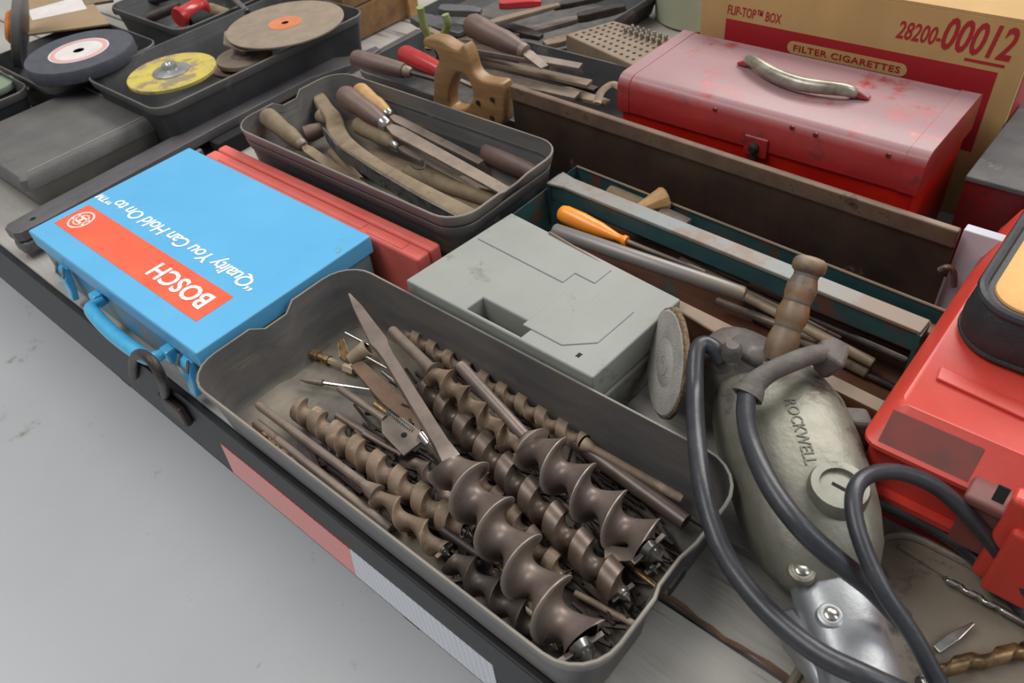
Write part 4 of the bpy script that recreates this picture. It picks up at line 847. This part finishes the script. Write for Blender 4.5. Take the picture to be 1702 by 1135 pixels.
# ------------------------------------------------------------------ tray behind the saw
tag(obj('plastic_tote', tote_geo(-1.032, -.535, .728, .945, .075, .001, .035, .012, .0025), M_toted, None, 35), 'charcoal tote of files and screwdrivers between the saw and the drill index', 'tote')
g4 = 'hand tools in the charcoal tote behind the saw'
chisel('large_file', 'thick brown-handled file resting high in the charcoal tote behind the saw', 'file', (778, 38, .125), (868, 84, .105), 40, M_woodd, 10, (905, 112, .095), 20, 16, M_steel, grp=g4)
chisel('old_screwdriver', 'screwdriver with long dark purple-brown handle left of the saw handle', 'screwdriver', (586, 96, .110), (672, 118, .102), 30, M_woodd, 14, (760, 142, .090), 8, 8, M_iron, prof=HC, grp=g4)
chisel('old_screwdriver', 'screwdriver with glossy red handle left of the saw handle', 'screwdriver', (668, 88, .104), (735, 120, .096), 32, M_redgl, 6, (800, 150, .088), 8, 8, M_steel, prof=HC, grp=g4)
for a, b, w0, w1, m, lb in [((745, 72, .104), (965, 112, .092), 22, 20, M_steel, 'long grey steel bar across the charcoal tote'), ((800, 100, .080), (980, 140, .070), 16, 22, M_flange, 'pale flat file below the long grey bar'),
                            ((790, 120, .074), (960, 160, .062), 30, 26, M_steel, 'wide dusty flat bar nearest the saw spine'), ((860, 108, .060), (990, 150, .056), 20, 16, M_iron, 'dark flat bar under the pale file'),
                            ((700, 45, .100), (790, 85, .092), 12, 10, M_woodg, 'slim dusty stick left in the charcoal tote'), ((930, 150, .055), (1010, 172, .052), 26, 18, M_flange, 'blunt tan bar end beside the red toolbox')]:
    A, B = P(*a), P(*b); tag(obj('flat_bar', MB().bars([(A, pw(A, w0)*.6, .006), (A.lerp(B, .15), pw(A, w0), .007), (B, pw(B, w1), .006)]), m, None, 40, .001), lb, 'bar', g4)
q = spl([P(992, 172, .062), P(1000, 152, .070), (P(1018, 140, .074)), P(1036, 148, .072)], 6)
tag(obj('bent_strap', MB().tube(q, .006, 8, .5), M_rust), 'bent rusty strap curling up beside the red toolbox', 'strap')
# tin snips with green grips
A, B = P(694, 12, .170), P(712, 72, .105)
sn = thing('tin_snips', 'hand snips with pale green grips standing up left of the saw handle', 'snips', P(710, 60, .09))
obj('grip', MB().tube(spl([P(698, 12, .165), P(703, 38, .14), P(712, 62, .115), P(712, 82, .100)], 5), .006, 10), M_lime, sn)
obj('grip', MB().tube(spl([P(740, 24, .150), P(744, 40, .135), P(738, 56, .115), P(722, 74, .100)], 5), .006, 10), M_lime, sn)
obj('jaws', MB().bars([(P(712, 82, .099), .014, .008), (P(716, 96, .09), .018, .006), (P(720, 112, .082), .004, .004)]), M_iron, sn, 0, .001)
# ------------------------------------------------------------------ big spanners
def spanner(px_l, px_r, z, th, label, jaw=True, wide=.043):
    t = thing('open_end_spanner', label, 'spanner', (P(*px_l, z).x, P(*px_l, z).y, z-th))
    a, b = P(*px_l, z), P(*px_r, z); L = (b-a).length; ex = (b-a).normalized(); ey = Vector((0, 0, 1)).cross(ex)
    h = wide/2
    ol = [(0, -h*.55), (.008, -h*.9), (.05, -h), (L*.55, -h*.92), (L*.86, -h*1.15), (L*.93, -h*1.9)]
    if jaw: ol += [(L*1.0, -h*2.7), (L*1.09, -h*2.5), (L*1.10, -h*1.7), (L*1.02, -h*1.3), (L*.985, 0), (L*1.02, h*1.3), (L*1.10, h*1.7), (L*1.09, h*2.5), (L*1.0, h*2.7)]
    else: ol += [(L*1.0, -h*1.8), (L*1.03, 0), (L*1.0, h*1.8)]
    ol += [(L*.93, h*1.9), (L*.86, h*1.15), (L*.55, h*.92), (.05, h), (.008, h*.9), (0, h*.55)]
    hol = circ(.0045, 14, .034, .0)
    plate([ol, hol], th, a-Vector((0, 0, th/2)), ex, ey, 'forged_body', M_gwrench, t, bev=.0015)
    return t
spanner((14, 384), (560, 92), .044, .015, 'very long black open-end spanner with hanging hole, lying left of the blue case')
t = thing('steel_bar', 'black rounded bar end poking out under the long spanner by the blue case', 'bar', P(50, 405, 0))
A, B = P(32, 412, .018), P(330, 250, .018)
obj('bar_body', MB().bars([(A, .020, .014), (A.lerp(B, .02), .034, .018), (B, .034, .018)]), M_gwrench, t, 40, .004)
tag(obj('wood_block', MB().box((-1.13, .50, 0), (-1.10, .56, .029)), M_blacki, None, 0, .002), 'small black block beneath the middle of the long spanner', 'block')
# black case-like rails right of spanner at (600,60..): flat bars
for a, b, w0, m, lb in [((560, 128, .030), (700, 52, .030), 20, M_gwrench, 'flat grey bar right of the long spanner jaw'), ((600, 140, .012), (720, 80, .012), 26, M_paper, 'pale blue-white plastic strip under the screwdriver handles')]:
    A, B = P(*a), P(*b); tag(obj('flat_strip', MB().bar(A, B, pw(A, w0), pw(B, w0), .006), m, None, 0, .001), lb, 'strip')
A, B = P(470, 165, .004), P(600, 90, .004)
tag(obj('red_strap', MB().bars([(A, .014, .003), (A.lerp(B, .5), .022, .004), (B, .018, .003)]), M_redgl, None, 0, .001), 'glossy red strap lying under the long spanner', 'strap')
# ------------------------------------------------------------------ dark case, left
zc_ = .063
dcs = thing('plastic_case', 'closed dark grey plastic case at the left edge of the deck', 'case', (-1.32, .35, 0))
x1 = -1.205; x0 = -1.437; y0_, y1_ = .10+.145, P(270, 190, zc_).y
y0_ = P(36, 305, zc_).y
obj('lid', MB().loft([rrect(x0, x1, y0_, y1_, .010, zc_-.020, 4, 1), rrect(x0+.002, x1-.002, y0_+.002, y1_-.002, .010, zc_-.004, 4, 1), rrect(x0+.006, x1-.006, y0_+.006, y1_-.006, .010, zc_, 4, 1)]), M_casegrey, dcs, 40)
obj('case_base', MB().loft([rrect(x0+.010, x1-.022, y0_+.016, y1_-.006, .012, 0, 4, 1), rrect(x0+.004, x1-.004, y0_+.004, y1_-.004, .010, zc_-.021, 4, 1)]), M_toted, dcs, 40)
obj('lid_groove', MB().box((x0+.02, y1_-.020, zc_-.0004), (x1-.015, y1_-.017, zc_+.0006)), M_toted, dcs, 0)
obj('lid_groove', MB().box((x1-.018, y0_+.02, zc_-.0004), (x1-.015, y1_-.018, zc_+.0006)), M_toted, dcs, 0)
# ------------------------------------------------------------------ upper left totes
def dtote(label, x0, x1, y0, y1, zt, n=None):
    return tag(obj('plastic_tote', tote_geo(x0, x1, y0, y1, zt, .001, .03, .016, .0025, n), M_toted, None, 35), label, 'tote')
dtote('charcoal tote holding the yellow grinding disc and a large tan disc', -1.374, -1.140, .448, .870, .097, None)
dtote('charcoal tote holding the thick blue-grey grinding wheel', -1.66, -1.412, .400, .612, .085)
dtote('charcoal tote at the left edge with a green disc in it', -1.70, -1.452, .20, .392, .085)
dtote('charcoal tote with red reel and black handles, at the top left', -1.70, -1.430, .660, .92, .083)
g5 = 'grinding discs in the charcoal totes'
def disc(name, label, px, py, z, wpx, th, m, lab=None, lw=0, hole=0, nrm=(0, 0, 1), ml=None, rings_=()):
    c_ = P(px, py, z); R = pw(c_, wpx)/2; n_ = Vector(nrm).normalized()
    t = thing(name, label, 'disc', c_-Vector((0, 0, th)), g5)
    h = pw(c_, hole)/2 if hole else .0006
    obj('abrasive', MB().lathe(c_-n_*th, c_, [(0, h), (0, R*.985), (.12, R), (.88, R), (1, R*.985), (1, h)], 48, caps=False), m, t, 30)
    if lw: 
        rl = pw(c_, lw)/2; obj('paper_label', MB().lathe(c_, c_+n_*.0005, [(0, h), (0, rl), (1, rl), (1, h)], 40, caps=False), ml, t, 30)
    for r0, r1, mm in rings_:
        obj('label_ring', MB().lathe(c_+n_*.0004, c_+n_*.0009, [(0, pw(c_, r0)/2), (0, pw(c_, r1)/2), (1, pw(c_, r1)/2), (1, pw(c_, r0)/2)], 40, caps=False), mm, t, 30)
    return t, c_, R
M_pk = mat('pink_ring', (206, 150, 144), rough=.7); M_lw = mat('white_label', (196, 188, 184), (206, 200, 196), .7, sc=40)
disc('abrasive_stone', 'thick blue-grey grinding wheel with white and pink paper label', 131, 84, .112, 176, .021, M_wheel, 1, 98, 18, ml=M_lw, rings_=((78, 92, M_pk),))
t, c_, R = disc('grinding_disc', 'yellow grinding disc with bright steel hub', 285, 118, .106, 146, .006, M_yel)
obj('steel_hub', MB().lathe(c_+Vector((.0, 0, 0)), c_+Vector((0, 0, .012)), [(0, R*.42), (.15, R*.42), (.3, R*.36), (.5, R*.18), (1, R*.16), (1, R*.08), (.6, .0005)], 20), mat('hub_metal', (140, 140, 140), (176, 176, 172), .35, .7, sc=60), t)
t, c_, R = disc('cutoff_disc', 'large tan cut-off disc with orange-red label at its centre', 474, 38, .112, 196, .003, M_tdisc, 1, 56, 12, ml=M_orl)
tag(obj('cutoff_disc', MB().lathe(P(452, 48, .104)-Vector((0, 0, .003)), P(452, 48, .104), [(0, .001), (0, pw(c_, 168)/2), (1, pw(c_, 168)/2), (1, .001)], 10, caps=False), M_tdisc, None, 30), 'chipped tan disc just under the large tan cut-off disc', 'disc', g5)
t, c_, R = disc('flange_disc', 'small brown flange disc with nut between yellow and tan discs', 405, 92, .080, 92, .008, M_tdisc)
obj('hub_nut', MB().lathe(c_, c_+Vector((0, 0, .014)), [(0, .022), (.25, .020), (.3, .010), (1, .009), (1, .001)], 6), M_steel, t)
disc('flange_disc', 'lower tan disc beneath the small brown flange disc', 400, 104, .066, 100, .006, M_flange)
nv = Vector((-.55, -.80, .22)).normalized()
t, c_, R = disc('backing_disc', 'black disc with orange centre standing upright at the top left', 26, 46, .125, 128, .014, M_toted, nrm=(AX.x*-.86+AX.y*-.05+AX.z*-.42, AY.x*-.86+AY.y*-.05+AY.z*-.42, AZ.x*-.86+AZ.y*-.05+AZ.z*-.42))
nn = Vector((AX.x*-.86+AX.y*-.05+AX.z*-.42, AY.x*-.86+AY.y*-.05+AY.z*-.42, AZ.x*-.86+AZ.y*-.05+AZ.z*-.42)).normalized()
obj('orange_centre', MB().lathe(c_, c_+nn*.014, [(0, R*.42), (.6, R*.42), (1, R*.34), (1, .001)], 24), mat('orange_sponge', (214, 132, 50), (180, 100, 40), .8, sc=60, bump=.4), t)
disc('grinding_disc', 'pale green disc at the left edge of the picture', -14, 140, .080, 70, .01, M_green)
disc('grinding_disc', 'small tan disc behind the pale green disc', 20, 150, .060, 60, .008, M_tdisc)
# cardboard sheet behind the wheel
A = P(50, 32, .096); 
ct = thing('cardboard_sheet', 'piece of tan cardboard with a white label behind the grinding wheel', 'cardboard', P(110, 30, .09))
cp = [P(48, 60, .094), P(182, 42, .094), P(140, -14, .094), P(38, -6, .094)]
obj('sheet', MB().hexa(cp+[p+Vector((0, 0, .003)) for p in cp]), mat('dull_cardboard', (150, 128, 98), (140, 118, 90), .8, sc=10), ct, 0)
lp = [P(54, 34, .0972), P(145, 15, .0972), P(132, -6, .0972), P(46, 18, .0972)]
obj('paper_label', MB().hexa(lp+[p+Vector((0, 0, .0005)) for p in lp]), M_lw, ct, 0)
tag(obj('wooden_block', MB().hexa([P(140, 12, .06), P(190, 4, .06), P(180, -24, .06), P(130, -20, .06), P(140, 8, .098), P(188, 0, .098), P(178, -28, .098), P(130, -24, .098)]), M_woodg, None, 0, .002), 'dusty wooden block at the top edge beyond the cardboard', 'block')
# red reel etc in the top-left tote
A, B = P(296, 30, .085), P(338, 8, .085)
rl = thing('red_reel', 'glossy red cylinder lying in the tote at the top', 'reel', A.lerp(B, .5)-Vector((0, 0, .03)))
obj('reel_body', MB().lathe(A, B, [(0, .010), (0, .017), (.12, .019), (.2, .016), (.8, .016), (.88, .019), (1, .017), (1, .01)], 20), M_redgl, rl)
obj('reel_cap', MB().lathe(P(318, 40, .07), P(346, 28, .07), [(0, .012), (.2, .016), (.8, .016), (1, .012)], 16), M_blacki, rl)
for a, b, ww, m, lb in [((190, 18, .05), (285, -8, .07), 14, M_iron, 'dark rod left of the red cylinder'), ((245, 30, .05), (300, 8, .06), 18, M_iron, 'dark stubby bar leading to the red cylinder'), ((385, -6, .10), (412, 20, .09), 9, M_bright, 'bright wire rod right of the red cylinder'), ((350, 16, .06), (400, 34, .05), 22, M_woodg, 'dusty stub between red cylinder and large tan disc')]:
    tag(rod('short_rod', P(*a), P(*b), ww, m), lb, 'rod')
# ------------------------------------------------------------------ top middle and right background
bw = thing('wooden_crate', 'tan wooden crate side beyond the long spanner jaw', 'crate', (-1.33, 1.0, 0))
for k in range(3): obj('crate_board', MB().box((-1.262, .90, .004+.062*k), (-1.25, 1.075, .062+.062*k)), M_wood, bw, 0, .001)
obj('crate_post', MB().box((-1.25, 1.05, 0), (-1.24, 1.075, .19)), M_woodl, bw, 0, .001)
obj('crate_board', MB().box((-1.42, .90, .004), (-1.262, .912, .19)), M_wood, bw, 0, .001)
# drill index
di = thing('drill_index', 'dusty metal drill stand with rows of holes and bright bits, behind the charcoal tote', 'drill stand', P(1020, 75, 0))
zi = .082
ia, ib, ic_, id_ = P(940, 57, zi), P(1052, 108, zi), P(1125, 64, zi), P(1020, 34, zi)
lo_ = [Vector((p.x, p.y, 0)) for p in (ia, ib, ic_, id_)]
obj('stand_body', MB().hexa(lo_+[ia, ib, ic_, id_]), M_flange, di, 0, .002)
hh_ = MB()
def iuv(u, v): return (ia.lerp(ib, u)).lerp(id_.lerp(ic_, u), v)
for i in range(11):
    for j in range(6):
        p = iuv(.08+.085*i, .12+.15*j); hh_.lathe(p+Vector((0, 0, .0001)), p+Vector((0, 0, .0005)), [(0, .0028), (1, .0028)], 8)
o = obj('bit_holes', hh_, M_blacki, di, 0)
for i in range(7):
    for j in range(2):
        p = iuv(.42+.085*i, .70+.15*j); obj('bit', MB().lathe(p, p+Vector((0, 0, .010)), [(0, .0032), (.8, .0032), (1, .0015)], 8), M_bright, di)
# milky jug
jc = P(1128, -10, .0); jr = .098
jc = Vector((-.735, 1.33, 0))
jg = thing('plastic_bucket', 'milky pale green plastic bucket behind the red toolbox', 'bucket', jc)
obj('bucket_body', MB().lathe(jc, jc+Vector((0, 0, .26)), [(0, .085), (.02, .092), (.95, .106), (.96, .112), (1, .112), (1, .104), (.1, .088)], 36), M_jug, jg)
# background iron clutter on a long black tray
dtote('black tote of rusty iron pieces at the top centre', -1.16, -.80, .985, 1.30, .05)
g6 = 'rusty iron pieces at the top centre'
for k, (a, b, ww, th, m, lb) in enumerate([((805, 42, .075), (930, 8, .085), 18, .008, M_flange, 'pale flat bar crossing the black tote at the top centre'), ((780, 30, .06), (900, 62, .05), 24, .012, M_iron, 'black bar just behind the brown-handled file'),
    ((850, 60, .05), (975, 28, .05), 22, .01, M_steel, 'brown arched iron at the top centre'), ((905, 75, .04), (1000, 50, .04), 26, .01, M_rust, 'tan rusty plate behind the drill stand'), ((960, 30, .07), (1040, 12, .08), 20, .014, M_iron, 'dark iron lump at the top, left of the bucket'),
    ((830, 8, .09), (900, 4, .09), 18, .012, M_redgl, 'small red block at the top edge'), ((690, 30, .07), (770, 55, .07), 34, .012, M_gwrench, 'grey forged wrench head near the snips'), ((730, 16, .10), (800, 20, .095), 26, .012, M_gwrench, 'grey steel jaw above the brown-handled file'),
    ((1010, 60, .03), (1055, 20, .06), 16, .01, M_iron, 'dark bracket standing left of the bucket'), ((920, 12, .08), (1010, -6, .08), 16, .01, M_iron, 'dark bar at the top edge of the picture'), ((760, 66, .06), (860, 64, .05), 20, .008, M_woodg, 'dusty strip beneath the brown-handled file')]):
    A, B = P(*a), P(*b); tag(obj('iron_piece', MB().bars([(A, pw(A, ww)*.7, th), (A.lerp(B, .2), pw(A, ww), th), (A.lerp(B, .75), pw(A, ww)*.85, th), (B, pw(B, ww)*.6, th*.7)]), m, None, 40, .0015), lb, 'iron', g6)
# ------------------------------------------------------------------ lower right greasy sheet and drills
gs = [P(1462, 866, .012), P(1400, 1150, .012), P(1800, 1330, .012), P(1735, 985, .012)]
gx0, gx1 = -.047, .20; gy0, gy1 = .20, .455
gt = thing('greasy_metal_pan', 'greasy grey-brown shallow metal pan at the lower right corner', 'pan', (.06, .33, 0))
obj('pan_floor', MB().loft([rrect(gx0, gx1, gy0, gy1, .03, .001, 5, 3), rrect(gx0, gx1, gy0, gy1, .03, .006, 5, 3)]), M_oil, gt, 40)
obj('pan_rim', MB().tube(rrect(gx0, gx1, gy0, gy1, .03, .008, 5, 3)+[rrect(gx0, gx1, gy0, gy1, .03, .008, 5, 3)[0]], .0035, 8), M_oil, gt)
obj('pan_crease', MB().hexa([P(1495, 905, .006), P(1650, 1000, .006), P(1648, 1010, .006), P(1490, 912, .006), P(1497, 905, .010), P(1650, 1000, .008), P(1648, 1006, .008), P(1494, 909, .010)]), M_oil, gt, 0)
twist('thin bright twist drill crossing the greasy pan', (1572, 962, .014), (1722, 1046, .012), 12, M_bright)
twist('thick brown twist drill at the lower right corner', (1560, 1112, .018), (1790, 1062, .018), 30, M_brass)
A, B = P(1556, 1080, .010), P(1618, 1036, .014)
tag(obj('pointed_scraper', MB().bars([(A, pw(A, 14), .003), (A.lerp(B, .5), pw(A, 16), .004), (B, pw(A, 5), .003)]), M_bright, None, 0, .0006), 'small pointed steel blade lying on the greasy pan', 'blade')
tag(obj('loose_screw', MB().lathe(P(1530, 1125, .012), P(1545, 1150, .012), [(0, .005), (.2, .006), (.25, .003), (1, .002)], 10), M_bright), 'shiny screw end at the bottom edge beside the cord', 'screw')
